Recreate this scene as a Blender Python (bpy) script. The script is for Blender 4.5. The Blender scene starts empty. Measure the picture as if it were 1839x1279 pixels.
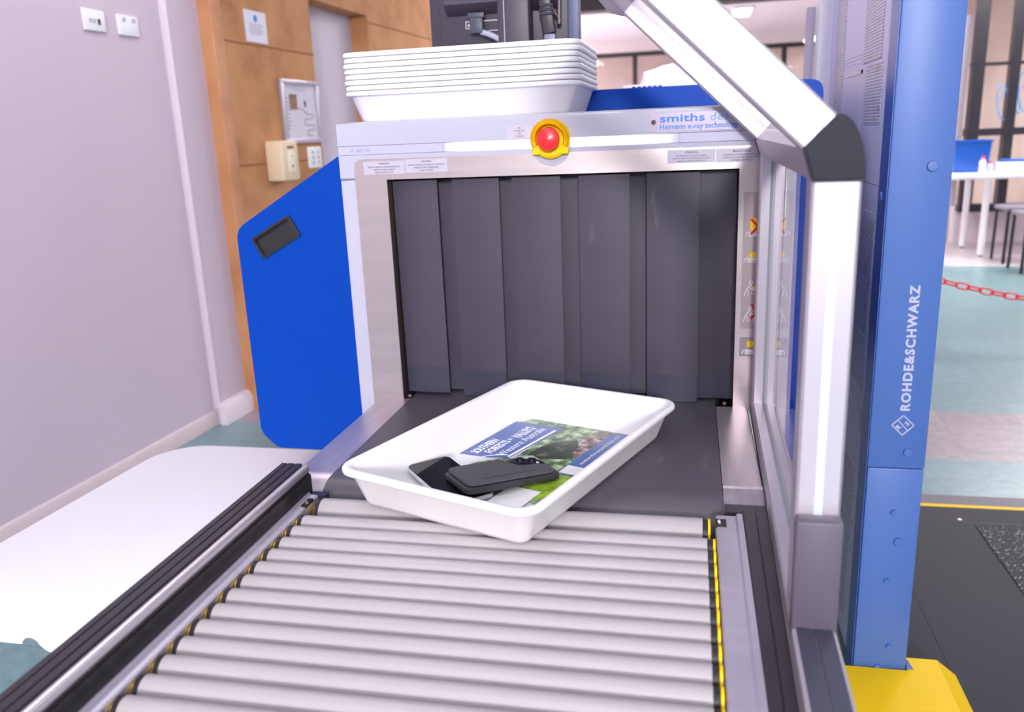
import bpy, bmesh, math, random
from mathutils import Matrix, Vector
random.seed(7)
R = math.radians
scene = bpy.context.scene
COL = scene.collection

# ------------------------------------------------------------------ camera
cam_d = bpy.data.cameras.new('camera')
cam = bpy.data.objects.new('camera', cam_d); COL.objects.link(cam)
cam_d.sensor_width = 36.0
cam_d.lens = 36.0 * 1493.05 / 1839.0
cam_d.clip_start = 0.02
cam.matrix_world = Matrix.Translation((0.54028, -1.47829, 1.18749)) @ Matrix.Rotation(0.215864, 4, 'Z') @ Matrix.Rotation(1.310891, 4, 'X') @ Matrix.Rotation(-0.0419861, 4, 'Z')
cam_d.dof.use_dof = True
cam_d.dof.focus_distance = 1.28
cam_d.dof.aperture_fstop = 5.0
scene.camera = cam
# ------------------------------------------------------------------ view, world, lights
vs = scene.view_settings
vs.view_transform = 'Standard'; vs.look = 'None'; vs.gamma = 1.0; vs.exposure = 0.05; vs.use_curve_mapping = False
world = bpy.data.worlds.new('world'); scene.world = world; world.use_nodes = True
wb = world.node_tree.nodes['Background']
wb.inputs[0].default_value = (0.95, 0.87, 1.0, 1); wb.inputs[1].default_value = 0.62

def area(name, loc, rot, sx, sy, power, col=(1, 1, 1)):
    d = bpy.data.lights.new(name, 'AREA'); d.shape = 'RECTANGLE'; d.size = sx; d.size_y = sy
    d.energy = power; d.color = col
    o = bpy.data.objects.new(name, d); COL.objects.link(o); o.location = loc; o.rotation_euler = rot
    return o
# assumed, unseen light added behind the photographer, low and slightly from the right
area('assumed_front_light', (1.25, -5.6, 2.3), (R(77), 0, R(6)), 0.55, 0.55, 270, (1.0, 0.97, 1.0))

# ------------------------------------------------------------------ helpers: colour and materials
def lin(c):
    return tuple((v / 12.92 if v <= 0.04045 else ((v + 0.055) / 1.055) ** 2.4) for v in c)
def rgb(r, g, b): return lin((r / 255, g / 255, b / 255)) + (1.0,)
MATS = {}
def mat(name, col, rough=0.5, metal=0.0, emit=None, estr=0.0, var=0.0, vscale=8.0, vstretch=(1, 1, 1), bump=0.0, bscale=60.0, coat=0.0, spec=0.5, scratch=0.0, sstretch=(1, 1, 1)):
    if name in MATS: return MATS[name]
    m = bpy.data.materials.new(name); m.use_nodes = True; MATS[name] = m
    nt = m.node_tree; b = nt.nodes['Principled BSDF']; L = nt.links
    b.inputs['Base Color'].default_value = col; b.inputs['Roughness'].default_value = rough
    b.inputs['Metallic'].default_value = metal; b.inputs['Coat Weight'].default_value = coat
    b.inputs['Specular IOR Level'].default_value = spec
    if emit: b.inputs['Emission Color'].default_value = emit; b.inputs['Emission Strength'].default_value = estr
    if var or bump or scratch:
        tc = nt.nodes.new('ShaderNodeTexCoord')
        mp = nt.nodes.new('ShaderNodeMapping'); mp.inputs['Scale'].default_value = vstretch
        L.new(tc.outputs['Object'], mp.inputs['Vector'])
    if var:
        n = nt.nodes.new('ShaderNodeTexNoise'); n.inputs['Scale'].default_value = vscale; n.inputs['Detail'].default_value = 5
        L.new(mp.outputs[0], n.inputs['Vector'])
        r = nt.nodes.new('ShaderNodeMapRange'); r.inputs[1].default_value = 0.3; r.inputs[2].default_value = 0.7
        r.inputs[3].default_value = 1 - var; r.inputs[4].default_value = 1 + var
        L.new(n.outputs['Fac'], r.inputs[0])
        mx = nt.nodes.new('ShaderNodeVectorMath'); mx.operation = 'SCALE'; mx.inputs[0].default_value = col[:3]
        L.new(r.outputs[0], mx.inputs['Scale']); L.new(mx.outputs[0], b.inputs['Base Color'])
        rr = nt.nodes.new('ShaderNodeMapRange'); rr.inputs[3].default_value = max(0.03, rough - var * 0.5); rr.inputs[4].default_value = min(1, rough + var * 0.5)
        L.new(n.outputs['Fac'], rr.inputs[0]); L.new(rr.outputs[0], b.inputs['Roughness'])
    if scratch:
        mp2 = nt.nodes.new('ShaderNodeMapping'); mp2.inputs['Scale'].default_value = sstretch
        L.new(tc.outputs['Object'], mp2.inputs['Vector'])
        n2 = nt.nodes.new('ShaderNodeTexNoise'); n2.inputs['Scale'].default_value = 14; n2.inputs['Detail'].default_value = 8; n2.inputs['Roughness'].default_value = 0.7
        L.new(mp2.outputs[0], n2.inputs['Vector'])
        r2 = nt.nodes.new('ShaderNodeMapRange'); r2.inputs[1].default_value = 0.62; r2.inputs[2].default_value = 0.78; r2.inputs[4].default_value = scratch
        L.new(n2.outputs['Fac'], r2.inputs[0])
        mix = nt.nodes.new('ShaderNodeMix'); mix.data_type = 'RGBA'
        L.new(r2.outputs[0], mix.inputs['Factor'])
        src = b.inputs['Base Color'].links[0].from_socket if b.inputs['Base Color'].links else None
        if src: L.new(src, mix.inputs['A'])
        else: mix.inputs['A'].default_value = col
        mix.inputs['B'].default_value = (0.55, 0.54, 0.58, 1)
        L.new(mix.outputs['Result'], b.inputs['Base Color'])
    if bump:
        n3 = nt.nodes.new('ShaderNodeTexNoise'); n3.inputs['Scale'].default_value = bscale; n3.inputs['Detail'].default_value = 4
        L.new(mp.outputs[0], n3.inputs['Vector'])
        bp = nt.nodes.new('ShaderNodeBump'); bp.inputs['Strength'].default_value = bump; bp.inputs['Distance'].default_value = 0.01
        L.new(n3.outputs['Fac'], bp.inputs['Height']); L.new(bp.outputs[0], b.inputs['Normal'])
    return m
def ramp_mat(name, stops, scale, rough=0.5, detail=6, stretch=(1, 1, 1)):
    if name in MATS: return MATS[name]
    m = bpy.data.materials.new(name); m.use_nodes = True; MATS[name] = m
    nt = m.node_tree; b = nt.nodes['Principled BSDF']; b.inputs['Roughness'].default_value = rough
    tc = nt.nodes.new('ShaderNodeTexCoord'); mp = nt.nodes.new('ShaderNodeMapping'); mp.inputs['Scale'].default_value = stretch
    n = nt.nodes.new('ShaderNodeTexNoise'); n.inputs['Scale'].default_value = scale; n.inputs['Detail'].default_value = detail
    cr = nt.nodes.new('ShaderNodeValToRGB')
    el = cr.color_ramp.elements
    while len(el) < len(stops): el.new(0.5)
    for e, (p, c) in zip(el, stops): e.position = p; e.color = c
    nt.links.new(tc.outputs['Object'], mp.inputs[0]); nt.links.new(mp.outputs[0], n.inputs['Vector'])
    nt.links.new(n.outputs['Fac'], cr.inputs[0]); nt.links.new(cr.outputs[0], b.inputs['Base Color'])
    return m
def glass_mat(name, tint=(1, 1, 1, 1), ior=1.5, rough=0.0):
    if name in MATS: return MATS[name]
    m = bpy.data.materials.new(name); m.use_nodes = True; MATS[name] = m
    nt = m.node_tree; nt.nodes.remove(nt.nodes['Principled BSDF'])
    out = nt.nodes['Material Output']
    fr = nt.nodes.new('ShaderNodeFresnel'); fr.inputs['IOR'].default_value = ior
    tr = nt.nodes.new('ShaderNodeBsdfTransparent'); tr.inputs[0].default_value = tint
    gl = nt.nodes.new('ShaderNodeBsdfGlossy'); gl.inputs['Roughness'].default_value = rough
    mx = nt.nodes.new('ShaderNodeMixShader')
    ge = nt.nodes.new('ShaderNodeNewGeometry'); inv = nt.nodes.new('ShaderNodeMath'); inv.operation = 'SUBTRACT'; inv.inputs[0].default_value = 1.0
    nt.links.new(ge.outputs['Backfacing'], inv.inputs[1])
    mu = nt.nodes.new('ShaderNodeMath'); mu.operation = 'MULTIPLY'
    nt.links.new(fr.outputs[0], mu.inputs[0]); nt.links.new(inv.outputs[0], mu.inputs[1])
    nt.links.new(mu.outputs[0], mx.inputs[0]); nt.links.new(tr.outputs[0], mx.inputs[1]); nt.links.new(gl.outputs[0], mx.inputs[2])
    nt.links.new(mx.outputs[0], out.inputs['Surface'])
    return m

# palette
M_hood = mat('scanner_white_paint', rgb(182, 181, 198), 0.14, coat=0.4)
M_blue = mat('scanner_blue_paint', rgb(0, 64, 166), 0.42, spec=0.12)
M_steel = mat('brushed_steel', rgb(196, 184, 184), 0.34, 0.85, var=0.05, vscale=5, vstretch=(1, 1, 14), bump=0.04, bscale=160)
M_steelbed = mat('worn_bed_steel', rgb(196, 186, 192), 0.32, 0.7, var=0.07, vscale=9, vstretch=(12, 1, 1), scratch=0.25, sstretch=(3, 1, 1))
M_cedge = mat('rubber_cut_edge', rgb(126, 122, 132), 0.7)
M_curtain = mat('lead_rubber', rgb(61, 56, 70), 0.5, var=0.07, vscale=12, bump=0.05, bscale=700, scratch=0.12, sstretch=(2.5, 2.5, 0.5))
M_curtain2 = mat('lead_rubber_hem', rgb(54, 55, 72), 0.45, var=0.08, vscale=20, scratch=0.3, sstretch=(3, 3, 0.5))
M_belt = mat('belt_rubber', rgb(80, 76, 84), 0.42, var=0.06, vscale=4, vstretch=(3, 1, 1), scratch=0.22, sstretch=(2, 0.6, 1))
M_black = mat('black_plastic', rgb(34, 32, 36), 0.42)
M_rail = mat('black_anodised_rail', rgb(48, 43, 50), 0.36, 0.1, var=0.1, vscale=10, vstretch=(1, 0.05, 1))
M_railin = mat('black_rail_side', rgb(30, 29, 32), 0.3)
M_roller = mat('roller_grey_pvc', rgb(172, 165, 168), 0.4, var=0.015, vscale=6)
M_chan = mat('channel_steel', rgb(186, 180, 196), 0.36, 0.55, var=0.05, vscale=6, vstretch=(1, 8, 1))
M_yel = mat('yellow_plastic', rgb(255, 208, 0), 0.45, spec=0.2)
M_red = mat('red_plastic', rgb(238, 40, 48), 0.3)
M_alu = mat('aluminium_profile', rgb(192, 184, 194), 0.36, 0.5)
M_alucov = mat('profile_cover_strip', rgb(205, 212, 226), 0.35, 0.2)
M_cap = mat('grey_corner_cap', rgb(34, 34, 44), 0.6, spec=0.25, bump=0.03, bscale=200)
M_conn = mat('grey_post_connector', rgb(88, 81, 95), 0.5)
M_acryl = glass_mat('clear_acrylic')
M_tray = mat('white_tray_plastic', rgb(244, 241, 242), 0.36, var=0.01, vscale=8)
M_table = mat('white_table_plastic', rgb(246, 245, 248), 0.42, bump=0.03, bscale=30)
M_label = mat('label_paper', rgb(186, 180, 196), 0.5)
M_ink = mat('dark_print', rgb(52, 46, 64), 0.5)
M_inkp = mat('mauve_print', rgb(160, 146, 176), 0.5)
M_logob = mat('logo_blue', rgb(18, 118, 214), 0.4)
M_logol = mat('logo_light_blue', rgb(120, 180, 226), 0.4)
M_white = mat('white_paint', rgb(240, 238, 242), 0.45)
M_twr = mat('tower_blue_paint', rgb(76, 110, 178), 0.42)
M_twrd = mat('tower_blue_edge', rgb(56, 96, 178), 0.42)
M_twrg = mat('tower_grey_panel', rgb(214, 211, 242), 0.48)
M_letter = mat('grey_lettering', rgb(186, 182, 206), 0.5)
M_wall = mat('wall_paint', rgb(206, 189, 203), 0.6, var=0.022, vscale=1.6, bump=0.02, bscale=40)
M_trim_lit = mat('trim_and_lit_face', rgb(224, 212, 220), 0.5)
M_skirt = mat('skirting_paint', rgb(214, 196, 200), 0.45, scratch=0.0, var=0.04, vscale=6)
M_door = mat('white_door_paint', rgb(205, 195, 210), 0.5)
M_tan = ramp_mat('tan_rammed_earth', [(0.25, rgb(168, 112, 72)), (0.5, rgb(196, 138, 92)), (0.8, rgb(206, 152, 108))], 6.0, 0.8, 10)
M_tan2 = ramp_mat('tan_edge', [(0.25, rgb(190, 130, 92)), (0.7, rgb(212, 154, 116))], 9.0, 0.8, 8)
M_joint = mat('earth_joint', rgb(160, 108, 74), 0.9)
M_dark = mat('dark_bronze_frame', rgb(30, 26, 34), 0.4)
M_glass = glass_mat('window_glass')
M_cream = mat('cream_plastic', rgb(228, 208, 176), 0.45)
M_silver = mat('silver_frame', rgb(190, 186, 200), 0.35, 0.5)
M_paper = mat('paper', rgb(226, 222, 236), 0.6)
M_mon = mat('monitor_plastic', rgb(66, 60, 72), 0.45, bump=0.05, bscale=400)
M_mond = mat('monitor_recess', rgb(40, 37, 46), 0.5)
M_ceil = mat('ceiling_white', rgb(244, 241, 246), 0.6)
M_lamp = mat('lamp_diffuser', (1, 1, 1, 1), 0.5, emit=(1.0, 0.97, 1.0, 1), estr=6.0)
M_lampf = mat('far_lamp_diffuser', (1, 1, 1, 1), 0.5, emit=(1.0, 0.96, 0.98, 1), estr=24.0)
M_mat = mat('platform_rubber', rgb(44, 44, 53), 0.6, spec=0.3, var=0.03, vscale=3)
M_chain = mat('red_chain_plastic', rgb(232, 40, 36), 0.4)
M_tub = mat('blue_tub_plastic', rgb(14, 84, 178), 0.4)

# ------------------------------------------------------------------ helpers: meshes
def new(): return bmesh.new()
def xform(bm, verts, M): bmesh.ops.transform(bm, matrix=M, verts=verts)
def box(bm, x0, x1, y0, y1, z0, z1, bev=0.0, seg=2):
    r = bmesh.ops.create_cube(bm, size=1.0)
    vs_ = r['verts']
    xform(bm, vs_, Matrix.Translation(((x0 + x1) / 2, (y0 + y1) / 2, (z0 + z1) / 2)) @ Matrix.Diagonal((x1 - x0, y1 - y0, z1 - z0, 1)))
    if bev:
        es = list({e for v in vs_ for e in v.link_edges})
        bmesh.ops.bevel(bm, geom=es, offset=bev, segments=seg, profile=0.5, affect='EDGES')
    return bm
def cyl(bm, p0, p1, r0, r1=None, n=24, caps=True):
    p0 = Vector(p0); p1 = Vector(p1); d = p1 - p0
    r = bmesh.ops.create_cone(bm, cap_ends=caps, segments=n, radius1=r0, radius2=(r0 if r1 is None else r1), depth=d.length)
    q = d.to_track_quat('Z', 'Y').to_matrix().to_4x4()
    xform(bm, r['verts'], Matrix.Translation((p0 + p1) / 2) @ q)
    return bm
def loop_faces(bm, rings, cap0=True, cap1=True, closed=True):
    vr = [[bm.verts.new(p) for p in ring] for ring in rings]
    n = len(vr[0])
    for a, b in zip(vr, vr[1:]):
        for i in range(n if closed else n - 1):
            j = (i + 1) % n
            bm.faces.new((a[i], a[j], b[j], b[i]))
    if cap0: bm.faces.new(list(reversed(vr[0])))
    if cap1: bm.faces.new(vr[-1])
    return bm
def prism(bm, poly, axis, a, b):
    """poly of 2-D points extruded along an axis: 'x' -> (y,z), 'y' -> (x,z), 'z' -> (x,y)"""
    def P(p, t):
        return {'x': (t, p[0], p[1]), 'y': (p[0], t, p[1]), 'z': (p[0], p[1], t)}[axis]
    loop_faces(bm, [[P(p, a) for p in poly], [P(p, b) for p in poly]])
    bmesh.ops.recalc_face_normals(bm, faces=bm.faces[:])
    return bm
def rrect(hw, hl, r, n=6):
    pts = []
    for cx, cy, a0 in ((hw - r, hl - r, 0), (-hw + r, hl - r, 90), (-hw + r, -hl + r, 180), (hw - r, -hl + r, 270)):
        for i in range(n + 1):
            a = R(a0 + 90 * i / n); pts.append((cx + r * math.cos(a), cy + r * math.sin(a)))
    return pts
def tube(bm, pts, r, n=10):
    pts = [Vector(p) for p in pts]; rings = []
    for i, p in enumerate(pts):
        d = (pts[min(i + 1, len(pts) - 1)] - pts[max(i - 1, 0)]).normalized()
        q = d.to_track_quat('Z', 'Y')
        rings.append([p + q @ Vector((r * math.cos(2 * math.pi * k / n), r * math.sin(2 * math.pi * k / n), 0)) for k in range(n)])
    loop_faces(bm, rings); bmesh.ops.recalc_face_normals(bm, faces=bm.faces[:])
    return bm
def lathe(bm, prof, n=32, M=None):
    rings = [[(max(r, 1e-5) * math.cos(2 * math.pi * k / n), max(r, 1e-5) * math.sin(2 * math.pi * k / n), z) for k in range(n)] for r, z in prof]
    k = len(bm.verts)
    loop_faces(bm, rings); bm.verts.ensure_lookup_table()
    bmesh.ops.recalc_face_normals(bm, faces=bm.faces[:])
    if M is not None: xform(bm, bm.verts[k:], M)
    return bm
def extrusion(bm, p0, p1, side, w=0.04, slot=0.008, dep=0.0025):
    """slotted square aluminium bar from p0 to p1; 'side' is one face direction"""
    p0 = Vector(p0); p1 = Vector(p1); d = (p1 - p0).normalized()
    s = Vector(side); s = (s - d * s.dot(d)).normalized(); t = d.cross(s)
    h = w / 2; q = slot / 2; c = 0.0025; base = [(-h + c, -h), (-q, -h), (-q, -h + dep), (q, -h + dep), (q, -h), (h - c, -h), (h, -h + c)]
    poly = []
    for k in range(4):
        ca, sa = math.cos(k * math.pi / 2), math.sin(k * math.pi / 2)
        poly += [(x * ca - y * sa, x * sa + y * ca) for x, y in base]
    ring = lambda P: [P + s * x + t * y for x, y in poly]
    k = len(bm.verts); loop_faces(bm, [ring(p0), ring(p1)])
    bmesh.ops.recalc_face_normals(bm, faces=bm.faces[:])
    return bm
RM = {}
def obj(name, bm, material, parent=None, local=False, smooth=35):
    """links bm as ONE mesh object; under a parent the vertices are given in world space unless local"""
    if parent is not None and not local: bmesh.ops.transform(bm, matrix=RM[parent].inverted(), verts=bm.verts[:])
    me = bpy.data.meshes.new(name); bm.to_mesh(me); bm.free()
    me.materials.append(material)
    if smooth:
        for p in me.polygons: p.use_smooth = True
        me.set_sharp_from_angle(angle=R(smooth))
    o = bpy.data.objects.new(name, me); COL.objects.link(o)
    if parent is not None: o.parent = parent; RM[o] = RM[parent]
    else: RM[o] = Matrix.Identity(4)
    return o
def split(name, bm, material, parent=None, local=False, smooth=35):
    """one object per loose piece of bm"""
    left = set(bm.verts); comps = []
    while left:
        st_ = [left.pop()]; comp = [st_[0]]
        while st_:
            v = st_.pop()
            for e in v.link_edges:
                w = e.other_vert(v)
                if w in left: left.remove(w); st_.append(w); comp.append(w)
        comps.append(comp)
    out = []
    for comp in comps:
        idx = {v: i for i, v in enumerate(comp)}; nb = bmesh.new(); nv = [nb.verts.new(v.co) for v in comp]
        for f in {f for v in comp for f in v.link_faces}: nb.faces.new([nv[idx[v]] for v in f.verts])
        out.append(obj(name, nb, material, parent, local, smooth))
    bm.free(); return out
def tag(o, label=None, cat=None, group=None, kind=None):
    if label: o['label'] = label
    if cat: o['category'] = cat
    if group: o['group'] = group
    if kind: o['kind'] = kind
    return o
def thing(name, label, cat, loc=(0, 0, 0), rz=0.0, group=None, M=None):
    o = bpy.data.objects.new(name, None); COL.objects.link(o); o.empty_display_size = 0.05
    if M is None: M = Matrix.Translation(loc) @ Matrix.Rotation(rz, 4, 'Z')
    o.matrix_world = M; RM[o] = M.copy()
    return tag(o, label, cat, group)
def struct(name, bm, m, parent=None, smooth=35):
    o = obj(name, bm, m, parent, smooth=smooth)
    if parent is None: o['kind'] = 'structure'
    return o
def copy_tree(o, parent=None):
    c = o.copy(); COL.objects.link(c)
    if parent is not None: c.parent = parent
    for ch in list(o.children): copy_tree(ch, c)
    return c
def text_bm(lines, size, ext=0.0002, spacing=1.0, align='CENTER', bold=0.0, lsp=1.0):
    cu = bpy.data.curves.new('lettering', 'FONT'); cu.body = lines; cu.size = size; cu.extrude = ext; cu.offset = bold
    cu.align_x = align; cu.align_y = 'CENTER'; cu.space_character = spacing; cu.space_line = lsp; cu.resolution_u = 3
    t = bpy.data.objects.new('lettering', cu); COL.objects.link(t)
    dg = bpy.context.evaluated_depsgraph_get(); dg.update()
    me = bpy.data.meshes.new_from_object(t.evaluated_get(dg))
    bm = bmesh.new(); bm.from_mesh(me)
    bpy.data.objects.remove(t); bpy.data.curves.remove(cu); bpy.data.meshes.remove(me)
    return bm
def fit(bm, w=None, h=None):
    """scales a flat text mesh to width w (and height h) about its centre"""
    xs = [v.co.x for v in bm.verts]; ys = [v.co.y for v in bm.verts]
    cx, cy = (min(xs) + max(xs)) / 2, (min(ys) + max(ys)) / 2
    sx = w / (max(xs) - min(xs)) if w else 1; sy = h / (max(ys) - min(ys)) if h else sx
    if not w: sx = sy
    bmesh.ops.transform(bm, matrix=Matrix.Diagonal((sx, sy, 1, 1)) @ Matrix.Translation((-cx, -cy, 0)), verts=bm.verts[:])
    return bm
def face_y(bm, x, y, z, rot=0):     # stand a flat XY mesh up so that it faces -Y
    bmesh.ops.transform(bm, matrix=Matrix.Translation((x, y, z)) @ Matrix.Rotation(R(90), 4, 'X') @ Matrix.Rotation(rot, 4, 'Z'), verts=bm.verts[:])
    return bm
def plate(bm, w, h, t=0.0004, r=0.0):
    pts = rrect(w / 2, h / 2, r, 5) if r else [(w / 2, h / 2), (-w / 2, h / 2), (-w / 2, -h / 2), (w / 2, -h / 2)]
    loop_faces(bm, [[(x, y, 0) for x, y in pts], [(x, y, t) for x, y in pts]])
    return bm
def flat(bm, poly, z0, z1):
    loop_faces(bm, [[(x, y, z0) for x, y in poly], [(x, y, z1) for x, y in poly]])
    bmesh.ops.recalc_face_normals(bm, faces=bm.faces[:])
    return bm

ZB = 0.70        # belt height

# ================================================================== SETTING
WA = 0.04977                                    # the left wall and the floor tiles are turned 2.85 degrees
WM = Matrix.Translation((-1.5862, 0.0, 0.0)) @ Matrix.Rotation(-WA, 4, 'Z')   # wall space: x out of the wall, y along it
def wbox(bm, o0, o1, s0, s1, z0, z1, bev=0.0):
    k = len(bm.verts); box(bm, o0, o1, s0, s1, z0, z1, bev); bm.verts.ensure_lookup_table()
    xform(bm, bm.verts[k:], WM); return bm
SW = 0.5                                        # wall coordinate s = y in wall space minus this

def floor_material():
    m = bpy.data.materials.new('vinyl_floor_tiles'); m.use_nodes = True; nt = m.node_tree; b = nt.nodes['Principled BSDF']; L = nt.links
    b.inputs['Roughness'].default_value = 0.32
    tc = nt.nodes.new('ShaderNodeTexCoord'); mp = nt.nodes.new('ShaderNodeMapping'); mp.inputs['Rotation'].default_value = (0, 0, WA)
    L.new(tc.outputs['Object'], mp.inputs[0])
    sp = nt.nodes.new('ShaderNodeSeparateXYZ'); L.new(mp.outputs[0], sp.inputs[0])
    # bands of tile colour by distance
    mr = nt.nodes.new('ShaderNodeMapRange'); mr.inputs[1].default_value = -2.0; mr.inputs[2].default_value = 8.0
    L.new(sp.outputs['Y'], mr.inputs[0])
    cr = nt.nodes.new('ShaderNodeValToRGB'); cr.color_ramp.interpolation = 'CONSTANT'
    teal = rgb(118, 150, 155); pink = rgb(154, 142, 148); pale = rgb(134, 158, 158); far = rgb(196, 186, 190)
    st = [(0.0, teal), (0.35, teal), (0.3595, pink), (0.417, teal), (0.7995, far)]
    el = cr.color_ramp.elements
    while len(el) < len(st): el.new(0.5)
    for e, (p, c) in zip(el, st): e.position = p; e.color = c
    L.new(mr.outputs[0], cr.inputs[0])
    # tile to tile variation
    br = nt.nodes.new('ShaderNodeTexBrick'); br.offset = 0.0; br.inputs['Scale'].default_value = 1.0
    br.inputs['Brick Width'].default_value = 0.29; br.inputs['Row Height'].default_value = 0.29; br.inputs['Mortar Size'].default_value = 0.0012
    br.inputs['Color1'].default_value = (0.9, 0.9, 0.9, 1); br.inputs['Color2'].default_value = (1.06, 1.06, 1.06, 1); br.inputs['Mortar'].default_value = (0.72, 0.72, 0.72, 1)
    L.new(mp.outputs[0], br.inputs['Vector'])
    n = nt.nodes.new('ShaderNodeTexNoise'); n.inputs['Scale'].default_value = 26; n.inputs['Detail'].default_value = 6; L.new(mp.outputs[0], n.inputs['Vector'])
    r = nt.nodes.new('ShaderNodeMapRange'); r.inputs[1].default_value = 0.3; r.inputs[2].default_value = 0.7; r.inputs[3].default_value = 0.86; r.inputs[4].default_value = 1.14
    L.new(n.outputs['Fac'], r.inputs[0])
    m1 = nt.nodes.new('ShaderNodeMix'); m1.data_type = 'RGBA'; m1.blend_type = 'MULTIPLY'; m1.inputs['Factor'].default_value = 1
    L.new(cr.outputs[0], m1.inputs['A']); L.new(br.outputs['Color'], m1.inputs['B'])
    m2 = nt.nodes.new('ShaderNodeVectorMath'); m2.operation = 'SCALE'
    L.new(m1.outputs['Result'], m2.inputs[0]); L.new(r.outputs[0], m2.inputs['Scale']); L.new(m2.outputs[0], b.inputs['Base Color'])
    return m
struct('floor', box(new(), -6.2, 9, -7, 20, -0.1, 0.0), floor_material())
struct('ceiling', box(new(), -6.2, 9, -5, 20, 2.9, 3.0), M_ceil)
struct('trim_beam', box(new(), -6, 9, 9.5, 9.8, 2.622, 2.9), M_dark)

# left wall in four stretches along the same line
b_ = wbox(new(), -0.2, 0.0, -6.0, 1.665, 0, 2.9)
struct('wall_left', b_, M_wall)
b_ = wbox(new(), -0.2, 0.03, 1.665, 1.875, 0, 2.9)
struct('wall_left_pier', b_, M_wall)
# end face of the pier, coloured paler for the light it catches
struct('trim_lit_face', wbox(new(), 0.0, 0.034, 1.659, 1.672, 0.075, 2.9, 0.003), M_trim_lit)
b_ = new()
prism(b_, [(-0.0, 0.0), (0.012, 0.0), (0.012, 0.05), (0.007, 0.062), (0.0, 0.066)], 'y', -6.0, 1.66); xform(b_, b_.verts[:], WM)
struct('baseboard_left', b_, M_skirt)
b_ = new()
prism(b_, [(0.03, 0.0), (0.062, 0.0), (0.062, 0.07), (0.05, 0.092), (0.03, 0.098)], 'y', 1.655, 2.75); xform(b_, b_.verts[:], WM)
struct('baseboard_pier', b_, M_trim_lit)
# rammed-earth wall with a doorway
b_ = new()
wbox(b_, -0.2, 0.09, 1.875, 2.745, 0, 2.9)
wbox(b_, -0.2, 0.09, 2.745, 3.46, 1.895, 2.9)
wbox(b_, -0.2, 0.09, 3.46, 7.0, 0, 2.9)
struct('wall_left_tan', b_, M_tan)
b_ = new(); wbox(b_, 0.085, 0.096, 1.868, 1.945, 0.09, 2.9, 0.004)
struct('trim_tan_edge', b_, M_tan2)
b_ = new()
for z, s0, s1 in ((1.625, 1.945, 2.745), (1.105, 1.945, 2.7), (0.55, 1.945, 2.745), (2.15, 1.945, 2.745), (1.86, 3.46, 7.0), (1.3, 3.46, 7.0)):
    wbox(b_, 0.088, 0.0925, s0, s1, z - 0.004, z + 0.004)
struct('trim_joints', b_, M_joint)
struct('door_1', wbox(new(), -0.1, -0.02, 2.745, 3.46, 0, 1.895), M_door)
struct('wall_left_far', box(new(), -6.2, -6.0, 7.0, 19.5, 0, 2.9), M_wall)

# far glazed front, 16 m away
w1 = thing('window_1', 'far glazed front with dark mullions', 'window', (0, 16, 0)); w1['kind'] = 'structure'
b_ = new()
box(b_, -6, 9, 15.95, 16.05, 2.58, 2.66)
for x in (-4.2, -2.4, -0.56, 2.25, 3.7, 5.2, 6.7, 8.2): box(b_, x - 0.045, x + 0.045, 15.95, 16.05, 0.1, 2.6)
box(b_, -6, 9, 15.95, 16.05, 0, 0.1); obj('window_frame', b_, M_dark, w1)
obj('pane', box(new(), -6, 9, 15.99, 16.0, 0.1, 2.58), M_glass, w1)
struct('wall_rear', box(new(), -6, 9, 19.3, 19.5, 0, 2.9), mat('beige_back_room', rgb(206, 186, 178), 0.7, var=0.12, vscale=0.9, vstretch=(1, 1, 2)))

# right hand glazed partition
w2 = thing('window_2', 'dark framed glass partition on the right', 'window', (3.5, 7.3, 0)); w2['kind'] = 'structure'
b_ = new()
for x0, x1 in ((3.06, 3.16), (3.375, 3.455), (4.6, 4.7), (5.8, 5.9)):
    box(b_, x0, x1, 7.25, 7.35, 0.34, 2.9)
box(b_, 3.05, 7, 7.24, 7.36, 1.0, 1.065); box(b_, 3.05, 7, 7.24, 7.36, 0.30, 0.37); box(b_, 3.05, 7, 7.26, 7.34, 1.62, 1.65)
obj('window_frame', b_, M_dark, w2)
obj('pane', box(new(), 3.05, 7, 7.295, 7.305, 0.37, 2.9), M_glass, w2)
bl = mat('window_drawing', rgb(80, 150, 205), 0.6)
b_ = new()
for x0, z0, sc in ((3.32, 1.25, 0.9), (3.50, 1.32, 1.0)):
    pts = [(x0 + sc * 0.09 * math.sin(1.7 * t) + 0.02 * t, 7.285, z0 + sc * (0.16 * math.sin(2.3 * t + 0.6) + 0.02 * t)) for t in [i * 0.12 for i in range(48)]]
    tube(b_, pts, 0.007, 5)
obj('window_drawing', b_, bl, w2)
struct('wall_right_low', box(new(), 3.02, 7, 7.37, 7.45, 0, 0.34), mat('low_wall_white', rgb(236, 222, 226), 0.6))
struct('wall_right_pillar', box(new(), 2.93, 3.055, 7.4, 7.6, 0, 2.08), mat('pillar_grey', rgb(170, 160, 172), 0.6))
struct('wall_right_back', box(new(), 3.0, 9, 11.5, 11.6, 0, 2.9), mat('tan_back_wall', rgb(198, 178, 166), 0.7, var=0.16, vscale=1.6, vstretch=(2, 1, 0.6)))

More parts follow.
